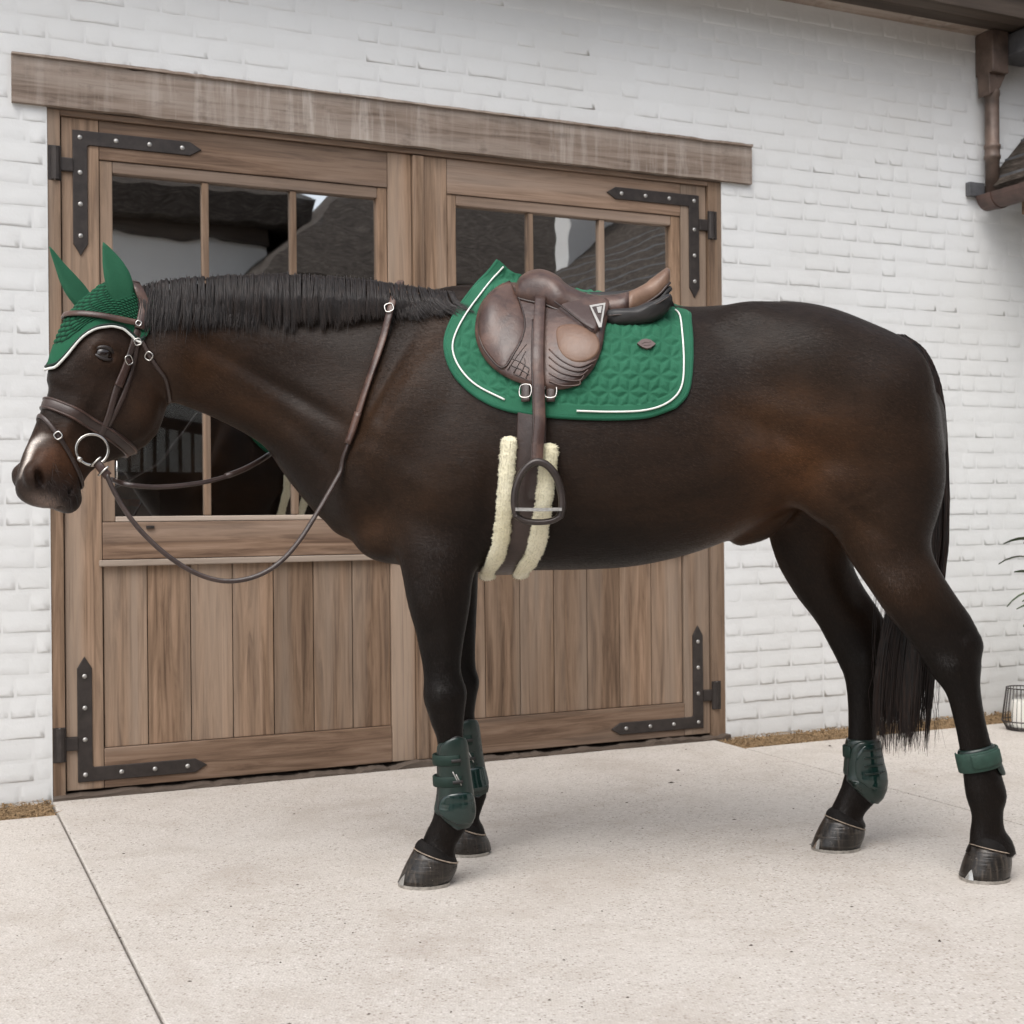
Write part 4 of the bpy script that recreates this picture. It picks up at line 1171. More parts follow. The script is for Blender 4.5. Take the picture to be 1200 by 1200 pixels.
# ------------------------------------------------------------------ hooves with shoes
def hoof(tube, px_c, py_b, yaw, ln, wd, hf, hh, clip):
    """ln, wd half length and width at the ground; hf, hh heights at toe and heel"""
    c = tube.c[-1]; g = ground_at(px_c, py_b); depth = c[1]
    fw = np.array([math.cos(yaw), math.sin(yaw), 0]); sd = np.array([-fw[1], fw[0], 0])
    top_c = np.array([c[0], c[1], 0])
    toe_shift = .030
    gx = W(px_c, py_b, depth)[0]
    base_c = np.array([gx, depth, 0])
    K, rows = 28, []
    for t in np.linspace(0, 1, 8):
        ring = []
        for j in range(K):
            a = j * 2 * math.pi / K; ca_, sa_ = math.cos(a), math.sin(a)
            f0 = ca_ * ln * (1.0 if ca_ > 0 else .86); s0 = sa_ * wd * (1 - .10 * (ca_ < 0) * abs(ca_))
            f1 = ca_ * ln * .74; s1 = sa_ * wd * .80
            tt = t ** .92
            ztop = hh + (hf - hh) * (ca_ * .5 + .5)
            p = (base_c * (1 - tt) + top_c * tt) + fw * (f0 * (1 - tt) + f1 * tt) + sd * (s0 * (1 - tt) + s1 * tt)
            bul = .004 * math.sin(math.pi * t)
            p = p + (fw * ca_ + sd * sa_) * bul
            p[2] = .009 + t * (ztop - .009)
            ring.append(p)
        rows.append(ring)
    V = [p for r in rows for p in r]; F = []
    for i in range(7):
        for j in range(K): F.append((i * K + j, i * K + (j + 1) % K, (i + 1) * K + (j + 1) % K, (i + 1) * K + j))
    F.append(tuple(range(K - 1, -1, -1))); F.append(tuple(7 * K + j for j in range(K)))
    h = hpart("hoof", mk("hoof", V, F), M['hoof'])
    P = np.array(rows[-1]) + np.array([0, 0, .001])
    hpart("coronet_band", mk("coronet_band", *sweep(P, circ(.0012, 8, .0042), closed=True)), M['coronet'], h)
    top = np.array(rows[-1]); ctr = top.mean(0); V2 = []
    for (q, dz) in ((1.0, .002), (.95, .011), (.84, .020), (.68, .026)): V2 += list(ctr + (top - ctr) * np.array([q, q, 1.0]) + np.array([0, 0, dz]))
    hpart("coronet_hair", mk("coronet_hair", V2, [(i * K + j, i * K + (j + 1) % K, (i + 1) * K + (j + 1) % K, (i + 1) * K + j) for i in range(3) for j in range(K)]), M['coronet_skin'], h)
    # shoe: flat open ring under the wall with a pale toe clip
    ang = [j * 2 * math.pi / 40 for j in range(40)]
    P = []
    for a in np.linspace(-2.55, 2.55, 34):
        ca_, sa_ = math.cos(a), math.sin(a)
        P.append(base_c + fw * ca_ * (ln - .011) * (1.0 if ca_ > 0 else .86) + sd * sa_ * (wd - .011) + np.array([0, 0, .0005]))
    sh = hpart("horseshoe", mk("horseshoe", *sweep(P, np.array([(-.011, 0), (.0095, 0), (.0095, .009), (-.011, .009)]), nrm=np.array([(0, 0, 1.0)] * 34)), False), M['shoe'], h)
    a = clip
    def wallp(a, t):
        j = a / (2 * math.pi) * K; j0 = int(math.floor(j)) % K; fr = j - math.floor(j); i = min(6, int(t * 7)); u = t * 7 - i
        r0 = rows[i][j0] * (1 - fr) + rows[i][(j0 + 1) % K] * fr; r1 = rows[i + 1][j0] * (1 - fr) + rows[i + 1][(j0 + 1) % K] * fr
        p = r0 * (1 - u) + r1 * u; return p + norm(p - np.array([base_c[0], base_c[1], p[2]])) * .0035
    V = [wallp(a - .20, 0.0), wallp(a, 0.0) , wallp(a + .20, 0.0), wallp(a + .08, .22), wallp(a, .32), wallp(a - .08, .22)]
    V += [p - norm(p - base_c) * .005 for p in V]
    hpart("toe_clip", mk("toe_clip", V, [(0, 1, 2, 3, 4, 5), (11, 10, 9, 8, 7, 6)] + [(i, 6 + i, 6 + (i + 1) % 6, (i + 1) % 6) for i in range(6)], False), M['steel'], h)
LEFT = math.pi
hoof(leg_nf, 500, 1043, LEFT + .25, .083, .068, .104, .058, .35)
hoof(leg_ff, 550, 1001, LEFT + .10, .080, .068, .100, .056, .35)
hoof(leg_nh, 1155, 1035, LEFT + .42, .078, .068, .100, .070, .25)
hoof(leg_fh, 981, 993, LEFT + .20, .083, .068, .104, .058, .30)

# ------------------------------------------------------------------ eye
for s in (-1, 1):
    c = hp(ES, ED, s * .087)
    bm = bmesh.new(); bmesh.ops.create_uvsphere(bm, u_segments=24, v_segments=16, radius=.0262)
    me = bpy.data.meshes.new("eye"); bm.to_mesh(me); bm.free()
    me.polygons.foreach_set("use_smooth", np.ones(len(me.polygons), dtype=bool))
    o = link("eye", me, M['eye'], horse); o.matrix_parent_inverse = world_of(horse).inverted(); o.location = Vector(c.tolist())
    for (up, rr, off) in ((1, .0060, .0158), (-1, .0046, -.0150)):
        P = []
        for t in np.linspace(-1, 1, 13):
            u = .0315 * t; w = off * (1 - t * t) ** .8 + (.002 if up > 0 else .0)
            z = math.sqrt(max(.0282 ** 2 - min(u * u + w * w, .0272 ** 2), 0))
            P.append(hp(ES, ED, s * (.087 + z * .95)) + EU * u + EW * w)
        hpart("eyelid", mk("eyelid", *sweep(np.array(P), circ(rr, 8), scale=.45 + .55 * np.sqrt(1 - np.linspace(-1, 1, 13) ** 2))), M['skin'])

# ------------------------------------------------------------------ mane, tail, whiskers
def strands(name, paths, radii, mat):
    V, F = [], []
    for P, r in zip(paths, radii):
        P = np.asarray(P); n = len(P); T = frames(P)
        ref = np.array([.3, -.9, .2]); n1 = norm(np.cross(T, ref)); n2 = np.cross(T, n1)
        b = len(V)
        for i in range(n):
            rr = r * (1 - .75 * (i / (n - 1)) ** 2)
            for k in range(3):
                a = k * 2.0944; V.append(P[i] + (n1[i] * math.cos(a) + n2[i] * math.sin(a)) * rr)
        for i in range(n - 1):
            for k in range(3): F.append((b + i * 3 + k, b + i * 3 + (k + 1) % 3, b + (i + 1) * 3 + (k + 1) % 3, b + (i + 1) * 3 + k))
    return mk(name, np.array(V), F)
def outside(p, off=.006):
    loc, n, _, _ = BVH.ray_cast(Vector((p[0], 3.0, p[2])), Vector((0, 1, 0)))
    if loc is not None and p[1] > loc.y - off: p = np.array([p[0], loc.y - off, p[2]])
    return p
crest_px = np.array([(168, 334), (185, 328), (215, 324), (262, 321), (330, 319), (395, 323), (455, 331), (500, 338), (530, 343)], float)
crest_d = np.array([3.80, 3.81, 3.845, 3.90, 3.95, 3.975, 3.98, 3.98, 3.98])
hairlen = np.array([58, 64, 66, 66, 64, 58, 44, 34, 26.])
paths, rad = [], []
nl = 78
locks = [(random.random() * .6 + .2, random.uniform(-5, 7), random.uniform(.85, 1.08), random.uniform(-.5, .5)) for _ in range(nl)]
for i in range(4600):
    t = random.random() ** .95; li = int(t * nl) % nl; lc = locks[li]
    x = 166 + t * 366; tc = (li + .5) / nl; xl = 166 + tc * 366
    y = np.interp(x, crest_px[:, 0], crest_px[:, 1]); d = np.interp(x, crest_px[:, 0], crest_d)
    L = np.interp(x, crest_px[:, 0], hairlen) * lc[2] * random.uniform(.74, 1.06) * (1.0 if random.random() > .06 else 1.2)
    late = max(0, (x - 440) / 90)
    root = W(x, y + 6, d + random.uniform(-.012, .014))
    lift = random.uniform(4.5, 6.2) + (random.random() < .03) * 3
    sway = lc[1] * .5 + random.gauss(0, 2) + late * 26
    pts = [root]
    lay = random.uniform(.004, .020)
    for q in (.14, .32, .55, .78, 1.0):
        xx = x + sway * q * q + (xl - x) * (.25 + .5 * lc[0]) * q + lc[3] * 3 * math.sin(q * 4 + lc[0] * 6)
        yy = y - lift * math.sin(min(1, q * 2.4) * math.pi) * (1 - late * .4) + L * q
        ang = min(1.35, q * 2.2)
        dd = d - (.02 + .085 * math.sin(ang)) * min(1, .55 + .6 * (x - 160) / 300)
        pts.append(outside(W(xx, yy, dd), lay if q > .2 else .002))
    pts = catmull(pts, 2)
    paths.append(pts); rad.append(random.uniform(.0008, .0017))
hpart("mane", strands("mane", paths, rad, None), M['mane'])
# tail
paths, rad = [], []
tk = catmull([(*W(1048, 392, MID), .02), (*W(1072, 412, MID), .024), (*W(1088, 455, MID), .028), (*W(1092, 530, 3.99), .034), (*W(1085, 640, 4.0), .050), (*W(1066, 740, 4.01), .064), (*W(1058, 820, 4.02), .068), (*W(1056, 890, 4.02), .060)], 5)
nt = 46
tl = [(RNG.normal() * .55, RNG.normal() * .55, random.uniform(.90, 1.0)) for _ in range(nt)]
for i in range(2600):
    q = tl[i % nt]; a, b = q[0] + RNG.normal() * .28, q[1] + RNG.normal() * .28
    m = math.hypot(a, b)
    if m > 1.25: a, b = a / m * 1.25, b / m * 1.25
    s0 = random.uniform(0, .22); s1 = q[2] * random.uniform(.86, 1.0)
    w1, w2 = random.uniform(0, 6), random.uniform(.002, .006)
    P = []
    for t in np.linspace(s0, s1, 13):
        j = t * (len(tk) - 1); j0 = min(len(tk) - 2, int(j)); f_ = j - j0; c = tk[j0] * (1 - f_) + tk[j0 + 1] * f_
        P.append(c[:3] + np.array([a * c[3] + w2 * math.sin(t * 9 + w1), b * c[3] * .7, 0]))
    paths.append(P); rad.append(random.uniform(.0010, .0020))
for i in range(36):     # a few loose hairs
    x = random.uniform(1018, 1104); P = [W(x + random.uniform(-6, 6) * t + 14 * (t - .5) ** 2, 690 + 195 * t * random.uniform(.9, 1.0), 4.02) for t in np.linspace(0, 1, 7)]
    paths.append(P); rad.append(.0008)
hpart("tail", strands("tail", paths, rad, None), M['tail'])
paths, rad = [], []
for i in range(70):
    a = random.uniform(.53, .63); dd = random.uniform(-.06, .05)
    loc, n, _, _ = BVH.ray_cast(Vector((hp(a, dd, .25)).tolist()), Vector((-HL).tolist()))
    if loc is None: continue
    p = np.array(loc); n = np.array(n); L = random.uniform(.012, .035)
    dr = norm(n * .6 + HAx * random.uniform(.2, .8) - HD * random.uniform(0, .5) + RNG.normal(size=3) * .2)
    paths.append([p, p + dr * L * .5, p + dr * L + np.array([0, 0, -.004])]); rad.append(.0005)
hpart("whiskers", strands("whiskers", paths, rad, None), M['tail'])

# ------------------------------------------------------------------ tack helpers
def thing_at(name, loc, **kw): return empty(name, loc, 0.0, **kw)
def tpart(root, name, vf, mat, smooth=True, **kw): return hpart(name, mk(name, vf[0], vf[1], smooth), mat, root, **kw)
def path_on(pts, off, n=40, tree=None):
    """lay a polyline traced on the photo onto the near side of the body"""
    px = catmull(np.array(pts, float), 8); px = resample(px, n); P, N_ = [], []
    for q in px:
        p, nn = hit(q[0], q[1], off, tree)
        if p is None:
            if not P: continue
            p, nn = P[-1], N_[-1]; continue
        P.append(p); N_.append(nn)
    P, N_ = np.array(P), np.array(N_)
    for _ in range(4):
        P[1:-1] = (P[:-2] + 2 * P[1:-1] + P[2:]) / 4; N_[1:-1] = norm(N_[:-2] + 2 * N_[1:-1] + N_[2:])
    return P, N_
def smooth_path(P, it=3, closed=False):
    P = np.array(P, float)
    for _ in range(it):
        if closed: P = (np.roll(P, 1, 0) + 2 * P + np.roll(P, -1, 0)) / 4
        else: P[1:-1] = (P[:-2] + 2 * P[1:-1] + P[2:]) / 4
    return P
def buckle(root, px, py, w, h, off, tilt, mat=None, tree=None, name="buckle"):
    p, n = hit(px, py, off, tree)
    if p is None: return
    e1 = norm(np.cross(n, [0, 0, 1.0])); e2 = np.cross(e1, n); c, s = math.cos(tilt), math.sin(tilt); a, b = e1 * c + e2 * s, e2 * c - e1 * s
    P = [p + a * (w / 2 * x) + b * (h / 2 * y) for x, y in catmull_closed([(-1, -1), (1, -1), (1, 1), (-1, 1)], 5) * .92]
    tpart(root, name, sweep(np.array(P), circ(.0022, 6), closed=True), mat or M['steel'])
def mirror_mid(V): V = np.array(V, float).copy(); V[:, 1] = 2 * MID - V[:, 1]; return V
def flip(F): return [tuple(reversed(f)) for f in F]

# ------------------------------------------------------------------ saddle pad
def coons(top, bot, left, right, nu, nv):
    T, B = resample(catmull(top, 10), nu), resample(catmull(bot, 10), nu); L_, R_ = resample(catmull(left, 10), nv), resample(catmull(right, 10), nv)
    u = np.linspace(0, 1, nu)[:, None, None]; v = np.linspace(0, 1, nv)[None, :, None]
    return (1 - v) * T[:, None] + v * B[:, None] + (1 - u) * L_[None] + u * R_[None] - ((1 - u) * (1 - v) * T[0] + u * (1 - v) * T[-1] + (1 - u) * v * B[0] + u * v * B[-1])
pad_top = [(584, 307), (603, 322), (640, 336), (700, 346), (760, 356), (806, 365)]
pad_bot = [(598, 481), (640, 487), (700, 490), (755, 488), (790, 477)]
pad_front = [(584, 307), (561, 334), (538, 364), (524, 394), (524, 417), (534, 440), (554, 460), (576, 473), (598, 481)]
pad_rear = [(806, 365), (809, 400), (808, 438), (803, 462), (790, 477)]
NU, NV = 230, 165
PX = coons(np.array(pad_top, float), np.array(pad_bot, float), np.array(pad_front, float), np.array(pad_rear, float), NU, NV)
dep = np.zeros((NU, NV)); 
for i in range(NU):
    for j in range(NV):
        p, n = hit(*PX[i, j])
        d = MID if p is None else p[1]
        dep[i, j] = min(d, MID)
    dep[i, 0] = MID
for _ in range(40):
    dd = dep.copy()
    dd[1:-1, 1:-1] = (dep[:-2, 1:-1] + dep[2:, 1:-1] + dep[1:-1, :-2] + dep[1:-1, 2:]) / 4
    dd[0, 1:-1] = (dep[0, :-2] + dep[0, 2:]) / 2; dd[-1, 1:-1] = (dep[-1, :-2] + dep[-1, 2:]) / 2
    dd[1:-1, -1] = (dep[:-2, -1] + dep[2:, -1]) / 2
    dd = np.minimum(dd, dep + .004)
    dd[:, 0] = MID; dep = dd
BASE = np.zeros((NU, NV, 3))
for i in range(NU):
    for j in range(NV): BASE[i, j] = W(PX[i, j, 0], PX[i, j, 1], dep[i, j])
gu = np.gradient(BASE, axis=0); gv = np.gradient(BASE, axis=1); PN = norm(np.cross(gv, gu)); PN = np.where(PN[..., 1:2] > .0, -PN, PN)
PN[:, :6] = norm(PN[:, :6] + np.array([0, -.4, .6])[None, None])
outl = np.vstack([resample(catmull(pad_front, 10), 80), resample(catmull(pad_bot, 10), 80)[1:], resample(catmull(pad_rear, 10), 60)[::-1][1:]])
dist = np.full((NU, NV), 1e9)
for q in outl: dist = np.minimum(dist, np.hypot(PX[..., 0] - q[0], PX[..., 1] - q[1]))
def rhomb(x, y, L):
    """distance to the nearest seam of a tumbling-block quilting with edge L"""
    w, h = math.sqrt(3) * L, 1.5 * L
    best = None
    r0 = np.round(y / h)
    for dr in (-1, 0, 1):
        r = r0 + dr; off = np.mod(r, 2) * w / 2; c = np.round((x - off) / w) * w + off; dx, dy = x - c, y - r * h; m = np.hypot(dx, dy)
        if best is None: best, bx_, by_ = m, dx, dy
        else:
            k = m < best; best = np.where(k, m, best); bx_ = np.where(k, dx, bx_); by_ = np.where(k, dy, by_)
    edge = np.full_like(x, 1e9)
    for k in range(6):
        a = math.radians(60 * k); edge = np.minimum(edge, math.sqrt(3) / 2 * L - (bx_ * math.cos(a) + by_ * math.sin(a)))
    for a in (math.radians(90), math.radians(210), math.radians(330)):
        t = np.clip(bx_ * math.cos(a) + by_ * math.sin(a), 0, L); edge = np.minimum(edge, np.hypot(bx_ - t * math.cos(a), by_ - t * math.sin(a)))
    return edge
q_ = rhomb(PX[..., 0] + PX[..., 1] * .05, PX[..., 1] - PX[..., 0] * .03, 13.5)
puff = 1 - np.exp(-(q_ / 2.6) ** 2)
inner = np.clip((dist - 13) / 2, 0, 1)
hgt = .010 + .0055 * (puff * inner + (1 - inner) * .55)
hgt = hgt * np.clip(dist / 1.2, .25, 1)
PADV = BASE + PN * hgt[..., None]
PADF = [(i * NV + j, (i + 1) * NV + j, (i + 1) * NV + j + 1, i * NV + j + 1) for i in range(NU - 1) for j in range(NV - 1)]
pad = thing_at("saddle_pad", W(670, 345, MID), label="green quilted saddle pad with white piping under the brown saddle", cat="saddle pad")
tpart(pad, "quilted_panel", (PADV.reshape(-1, 3), PADF), M['green'])
tpart(pad, "quilted_panel", (mirror_mid(PADV.reshape(-1, 3)), flip(PADF)), M['green'])
SB = BASE + PN * .012
bi = np.arange(0, NU, 3); bj = np.arange(0, NV, 3)
sb = SB[np.ix_(bi, bj)]; m1, m2 = sb.shape[:2]
SURF = BVHTree.FromPolygons(sb.reshape(-1, 3).tolist(), [(i * m2 + j, (i + 1) * m2 + j, (i + 1) * m2 + j + 1, i * m2 + j + 1) for i in range(m1 - 1) for j in range(m2 - 1)])
# binding round the edge and white piping just inside it
edge_idx = [(0, j) for j in range(0, NV, 2)] + [(i, NV - 1) for i in range(0, NU, 2)] + [(NU - 1, j) for j in range(NV - 1, -1, -2)]
EP = smooth_path([BASE[i, j] + PN[i, j] * .006 for i, j in edge_idx], 2)
vf = sweep(EP, circ(.0075, 10)); tpart(pad, "binding", vf, M['green_trim']); tpart(pad, "binding", (mirror_mid(vf[0]), flip(vf[1])), M['green_trim'])
def piping(pts):
    P, N_ = path_on(pts, .0055, 70, SURF); return sweep(P, circ(.0026, 8))
for pts in ([(590, 313), (567, 341), (545, 371), (532, 397), (531, 415), (541, 435), (560, 453), (592, 469)], [(676, 482), (720, 483), (757, 481), (783, 472), (798, 455), (801, 425), (799, 390), (796, 368), (791, 365)]):
    vf = piping(pts); tpart(pad, "piping", vf, M['piping'])
# small diamond badge
P, n = hit(757, 405, .0075, SURF)
e1 = norm(np.array([1, 0, 0]) - n * n[0]); e2 = np.cross(e1, n); e2 = e2 if e2[2] > 0 else -e2
def plate_on(p, n, e1, e2, pts, t):
    V = [p + e1 * x + e2 * y + n * t for x, y in pts] + [p + e1 * x + e2 * y - n * .003 for x, y in pts]; k = len(pts)
    return V, [tuple(range(k)), tuple(range(2 * k - 1, k - 1, -1))] + [(i, k + i, k + (i + 1) % k, (i + 1) % k) for i in range(k)]
bd = tpart(pad, "badge", plate_on(P, n, e1, e2, [(-.026, 0), (-.012, .014), (.0, .017), (.013, .013), (.026, 0), (.012, -.014), (0, -.018), (-.012, -.013)], .0025), M['emblem_dark'], False)
for q in ([(-.014, -.002), (-.004, .006), (.006, .004), (.013, .007), (.013, .005), (.006, .002), (-.004, .003), (-.013, -.004)], [(-.008, -.007), (.009, -.005), (.012, -.002), (.011, -.0035), (.009, -.0065), (-.008, -.0085)]):
    tpart(bd, "badge_mark", plate_on(P, n, e1, e2, q, .0034), M['leather'], False)

# ------------------------------------------------------------------ saddle
sad = thing_at("saddle", W(690, 350, MID), label="brown leather jumping saddle with hanging stirrup on the green pad", cat="saddle")
def patch(outline, off0, thick, prof=3.0, tree=None, rings=12, n=84, cen=None, bulge=None):
    O_ = resample(np.vstack([catmull_closed(np.array(outline, float), 8)]), n, True); c = O_.mean(0) if cen is None else np.array(cen, float)
    V, F = [], []
    tr_ = tree or SURF
    for t in np.linspace(0, 1, rings):
        for q in O_:
            x = c + (q - c) * t; p, nn = hit(x[0], x[1], 0, tr_)
            if p is None: p, nn = hit(x[0], x[1], 0.012)
            if p is None: p, nn = W(x[0], x[1], MID - .1), np.array([0, -1.0, .2])
            h = off0 + thick * (1 - t ** prof)
            if bulge: h += bulge(x[0], x[1])
            V.append(p + nn * h)
    for q in O_:
        p, nn = hit(q[0], q[1], 0, tr_)
        if p is None: p, nn = hit(q[0], q[1], 0.012)
        if p is None: p, nn = W(q[0], q[1], MID - .1), np.array([0, -1.0, .2])
        V.append(p + nn * (off0 - .008))
    for i in range(rings):
        for k in range(n): F.append((i * n + k, i * n + (k + 1) % n, (i + 1) * n + (k + 1) % n, (i + 1) * n + k))
    return np.array(V), F
def both(root, name, vf, mat, smooth=True):
    o = tpart(root, name, vf, mat, smooth); tpart(root, name, (mirror_mid(vf[0]), flip(vf[1])), mat, smooth); return o
flap_o = [(600, 336), (580, 343), (565, 358), (558, 380), (559, 402), (570, 424), (588, 440), (612, 451), (645, 458), (672, 454), (692, 438), (704, 414), (709, 388), (712, 362), (690, 350), (640, 342)]
both(sad, "flap", patch(flap_o, .014, .006, 8), M['leather'])
def kb(x, y): return .016 * math.exp(-((x - 578) / 20) ** 2 - ((y - 372) / 32) ** 2)
knee_o = [(597, 337), (582, 344), (568, 360), (562, 384), (565, 406), (577, 424), (592, 437), (602, 424), (613, 405), (617, 384), (610, 360), (602, 344)]
both(sad, "knee_pad", patch(knee_o, .018, .010, 4, bulge=kb), M['leather_tan'] if False else M['leather'])
ov = catmull_closed(np.array(knee_o, float), 8)
def seam(root, pts, off, r=.0016, tree=None, name="seam", mat=None, n=30):
    P, N_ = path_on(pts, off, n, tree or SURF); tpart(root, name, sweep(P, circ(r, 6)), mat or M['leather_dark'])
seam(sad, knee_o[:9] , .0205, .0026, name="welt", mat=M['leather_dark'], n=50)
seam(sad, knee_o[7:] , .0205, .0022, name="welt", mat=M['leather_dark'], n=40)
calf_o = [(653, 393), (662, 386), (680, 387), (697, 396), (703, 409), (698, 421), (684, 428), (668, 426), (656, 414)]
both(sad, "calf_patch", patch(calf_o, .0195, .007, 3), M['leather_tan'])
for k in range(5):       # stitched roll rows under the calf patch
    seam(sad, [(645, 414 + k * 9), (660, 427 + k * 7.0), (680, 434 + k * 5.0), (700 - k * 5, 425 + k * 6)], .0195 + .001, .0022, mat=M['leather'])
for k in range(4): seam(sad, [(597 + k * 7, 438 + k * 3), (607 + k * 5, 424 + k * 4), (619 - k, 409 + k * 8)], .0205, .0012)
for k in range(3): seam(sad, [(600 + k * 2, 424 + k * 9), (612, 429 + k * 8), (622, 436 + k * 7)], .0205, .0012)
# seat: arched loft from pommel to cantle
seat_st = [(604, 337, 346, .030), (610, 327, 349, .050), (622, 320, 352, .066), (636, 319, 355, .080), (652, 326, 361, .092), (670, 339, 366, .102), (692, 348, 368, .112), (715, 349, 367, .128), (737, 345, 363, .145), (757, 334, 354, .155), (772, 323, 344, .152), (781, 317, 334, .140), (785, 320, 330, .128)]
_ = []
for (x, yt, yl, hw) in seat_st:
    p, n = hit(x, yl + 3, 0, SURF); _.append((x, yt, yl, hw if p is None else min(.20, max(hw, MID - p[1] + .030))))
seat_st = _
ss = catmull(np.array(seat_st, float), 4)
def seat_loft(rows):
    V, F = [], []; nq = 25
    for (x, yt, yl, hw) in rows:
        zt = W(x, yt, MID)[2]; near = W(x, yl, MID - hw); X0 = W(x, yt, MID)[0]; zl = near[2]
        dip = .010 if 660 < x < 760 else 0.0
        ring = []
        for q in np.linspace(-1, 1, nq):
            s_ = abs(q); yy = MID - hw * math.copysign(math.sin(s_ * math.pi / 2) ** .85, q)
            zz = zl + (zt - zl) * max(0, math.cos(s_ * math.pi / 2)) ** .6 - dip * math.exp(-(q / .35) ** 2)
            xx = X0 + (near[0] - X0) * math.sin(s_ * math.pi / 2)
            ring.append((xx, yy, zz))
        for q in np.linspace(1, -1, nq):
            s_ = abs(q); yy = MID - (hw - .009) * math.copysign(math.sin(s_ * math.pi / 2) ** .85, q)
            zz = zl - .010 + (zt - zl - .006) * max(0, math.cos(s_ * math.pi / 2)) ** .75
            xx = X0 + (near[0] - X0) * math.sin(s_ * math.pi / 2)
            ring.append((xx, yy, zz))
        V += ring
    k = 2 * nq
    for i in range(len(rows) - 1):
        for j in range(k): F.append((i * k + j, (i + 1) * k + j, (i + 1) * k + (j + 1) % k, i * k + (j + 1) % k))
    F.append(tuple(range(k))); F.append(tuple((len(rows) - 1) * k + j for j in range(k - 1, -1, -1)))
    return V, F
cut = int(np.argmin(np.abs(ss[:, 0] - 736)))
tpart(sad, "seat", seat_loft(ss[:cut + 1]), M['leather'])
tpart(sad, "cantle", seat_loft(ss[cut:]), M['leather_tan'], label="worn tan cantle at the back of the seat")
# welt along the edge of the seat
def seat_edge(dy, dl, r, name, mat, i0=2):
    P = np.array([W(x, yl + dy, MID - hw - dl) for (x, yt, yl, hw) in ss[i0:]]); vf = sweep(P, circ(r, 8)); both(sad, name, vf, mat)
seat_edge(1.5, .002, .0040, "welt", M['leather_dark']); seat_edge(8, -.004, .0085, "panel_gusset", M['leather_black'], 26)
for x, y in ((614, 335),):
    d_ = MID - .075; v, f = dome((0, 0, 0), .007, .006); c = W(x, y, d_); tpart(sad, "nail_head", ([tuple(np.array(p) + c) for p in v], f), M['steel'])
# black rear panel
pd = hit(745, 374, .012, SURF)[0][1]
def cushion(outline, depth, thick, n=64, rings=9, prof=2.2):
    O_ = resample(catmull_closed(np.array(outline, float), 8), n, True); c = O_.mean(0); V, F = [], []
    for t in np.linspace(0, 1, rings):
        for q in O_:
            x = c + (q - c) * t; V.append(W(x[0], x[1], depth - thick * (1 - t ** prof) ** .6))
    for q in O_: V.append(W(q[0], q[1], depth + .10))
    for i in range(rings):
        for k in range(n): F.append((i * n + k, i * n + (k + 1) % n, (i + 1) * n + (k + 1) % n, (i + 1) * n + k))
    return np.array(V), F
both(sad, "rear_panel", cushion([(711, 364), (711, 380), (735, 383), (762, 379), (780, 368), (788, 353), (784, 344), (768, 351), (742, 360)], pd, .030), M['leather_black'])
seam_p = catmull(np.array([W(x, y, pd - .024) for x, y in ((712, 370), (740, 367), (766, 358), (785, 347))]), 6)
tpart(sad, "panel_welt", sweep(seam_p, circ(.0022, 6)), M['leather_dark'])
Pb = np.array([W(x, y, MID - l) for x, y, l in ((640, 362, .07), (700, 364, .08), (750, 360, .09), (782, 346, .085))]); Pb = catmull(Pb, 4)
both(sad, "tree_panel", sweep(Pb, circ(.055, 14, .030)), M['leather_black'])
Pf = catmull(np.array([W(x, y, MID - l) for x, y, l in ((606, 347, .05), (622, 354, .075), (650, 362, .09), (690, 368, .10))]), 4)
both(sad, "front_panel", sweep(Pf, circ(.032, 14, .022)), M['leather_black'])
# skirt with emblem
skirt_o = [(617, 347), (640, 353), (658, 366), (678, 382), (697, 396), (708, 378), (713, 361), (700, 355), (670, 352), (640, 345)]
both(sad, "skirt", patch(skirt_o, .022, .004, 8, rings=9), M['leather'])
seam(sad, [(640, 355), (652, 364), (668, 376), (684, 388), (696, 395)], .031, .0026, mat=M['leather_dark'], name="welt")
def tri(pts, off, name, mat):
    V = []
    for x, y in pts:
        p, nn = hit(x, y, off, SURF); V.append(p)
    for x, y in pts:
        p, nn = hit(x, y, off - .004, SURF); V.append(p)
    k = len(pts); tpart(sad, name, (V, [tuple(range(k)), tuple(range(2 * k - 1, k - 1, -1))] + [(i, k + i, k + (i + 1) % k, (i + 1) % k) for i in range(k)]), mat, False)
tri([(691, 369), (709, 366), (705, 393), (702, 393)], .0325, "emblem", M['emblem_light'])
tri([(694, 371), (706.5, 369), (703.5, 388)], .0335, "emblem_field", M['leather_dark'])
tri([(699, 371.5), (705, 370.5), (704, 378), (701, 378)], .0342, "emblem_mark", M['emblem_light'])
# billets and girth buckles showing under the flap
for x0 in (617, 646):
    P, N_ = path_on([(x0, 448), (x0, 462), (x0, 472)], .010, 10, SURF); tpart(sad, "billet", sweep(P, strap_sec(.024, .004), nrm=N_), M['leather_dark'])
    buckle(sad, x0, 460, .030, .034, .013, 0, tree=SURF, name="girth_buckle")
# stirrup leather and iron
P1, N1 = path_on([(635, 360), (634.5, 390), (634, 420), (633.5, 452)], .036, 24, SURF)
Pe = np.array([W(632.5, 490, P1[-1][1] - .012), W(630.5, 520, P1[-1][1] - .02), W(629.5, 540, P1[-1][1] - .024)])
P = catmull(np.vstack([P1[::6], Pe]), 6); N_ = np.tile(np.array([0, -1.0, .05]), (len(P), 1))
tpart(sad, "stirrup_leather", sweep(P, strap_sec(.031, .005), nrm=N_), M['leather'])
P2 = P + np.array([-.004, .012, -.004]); tpart(sad, "stirrup_leather", sweep(P2[6:], strap_sec(.031, .005), nrm=N_[6:]), M['leather_dark'])
iy = Pe[-1][1] - .002
def ip(pts, n): return catmull(np.array([W(x, y, iy) for x, y in pts]), n)
arch = ip([(606, 606), (603, 592), (604, 574), (610, 557), (620, 545), (630, 541), (641, 545), (651, 557), (657, 574), (659, 592), (656, 606)], 5)
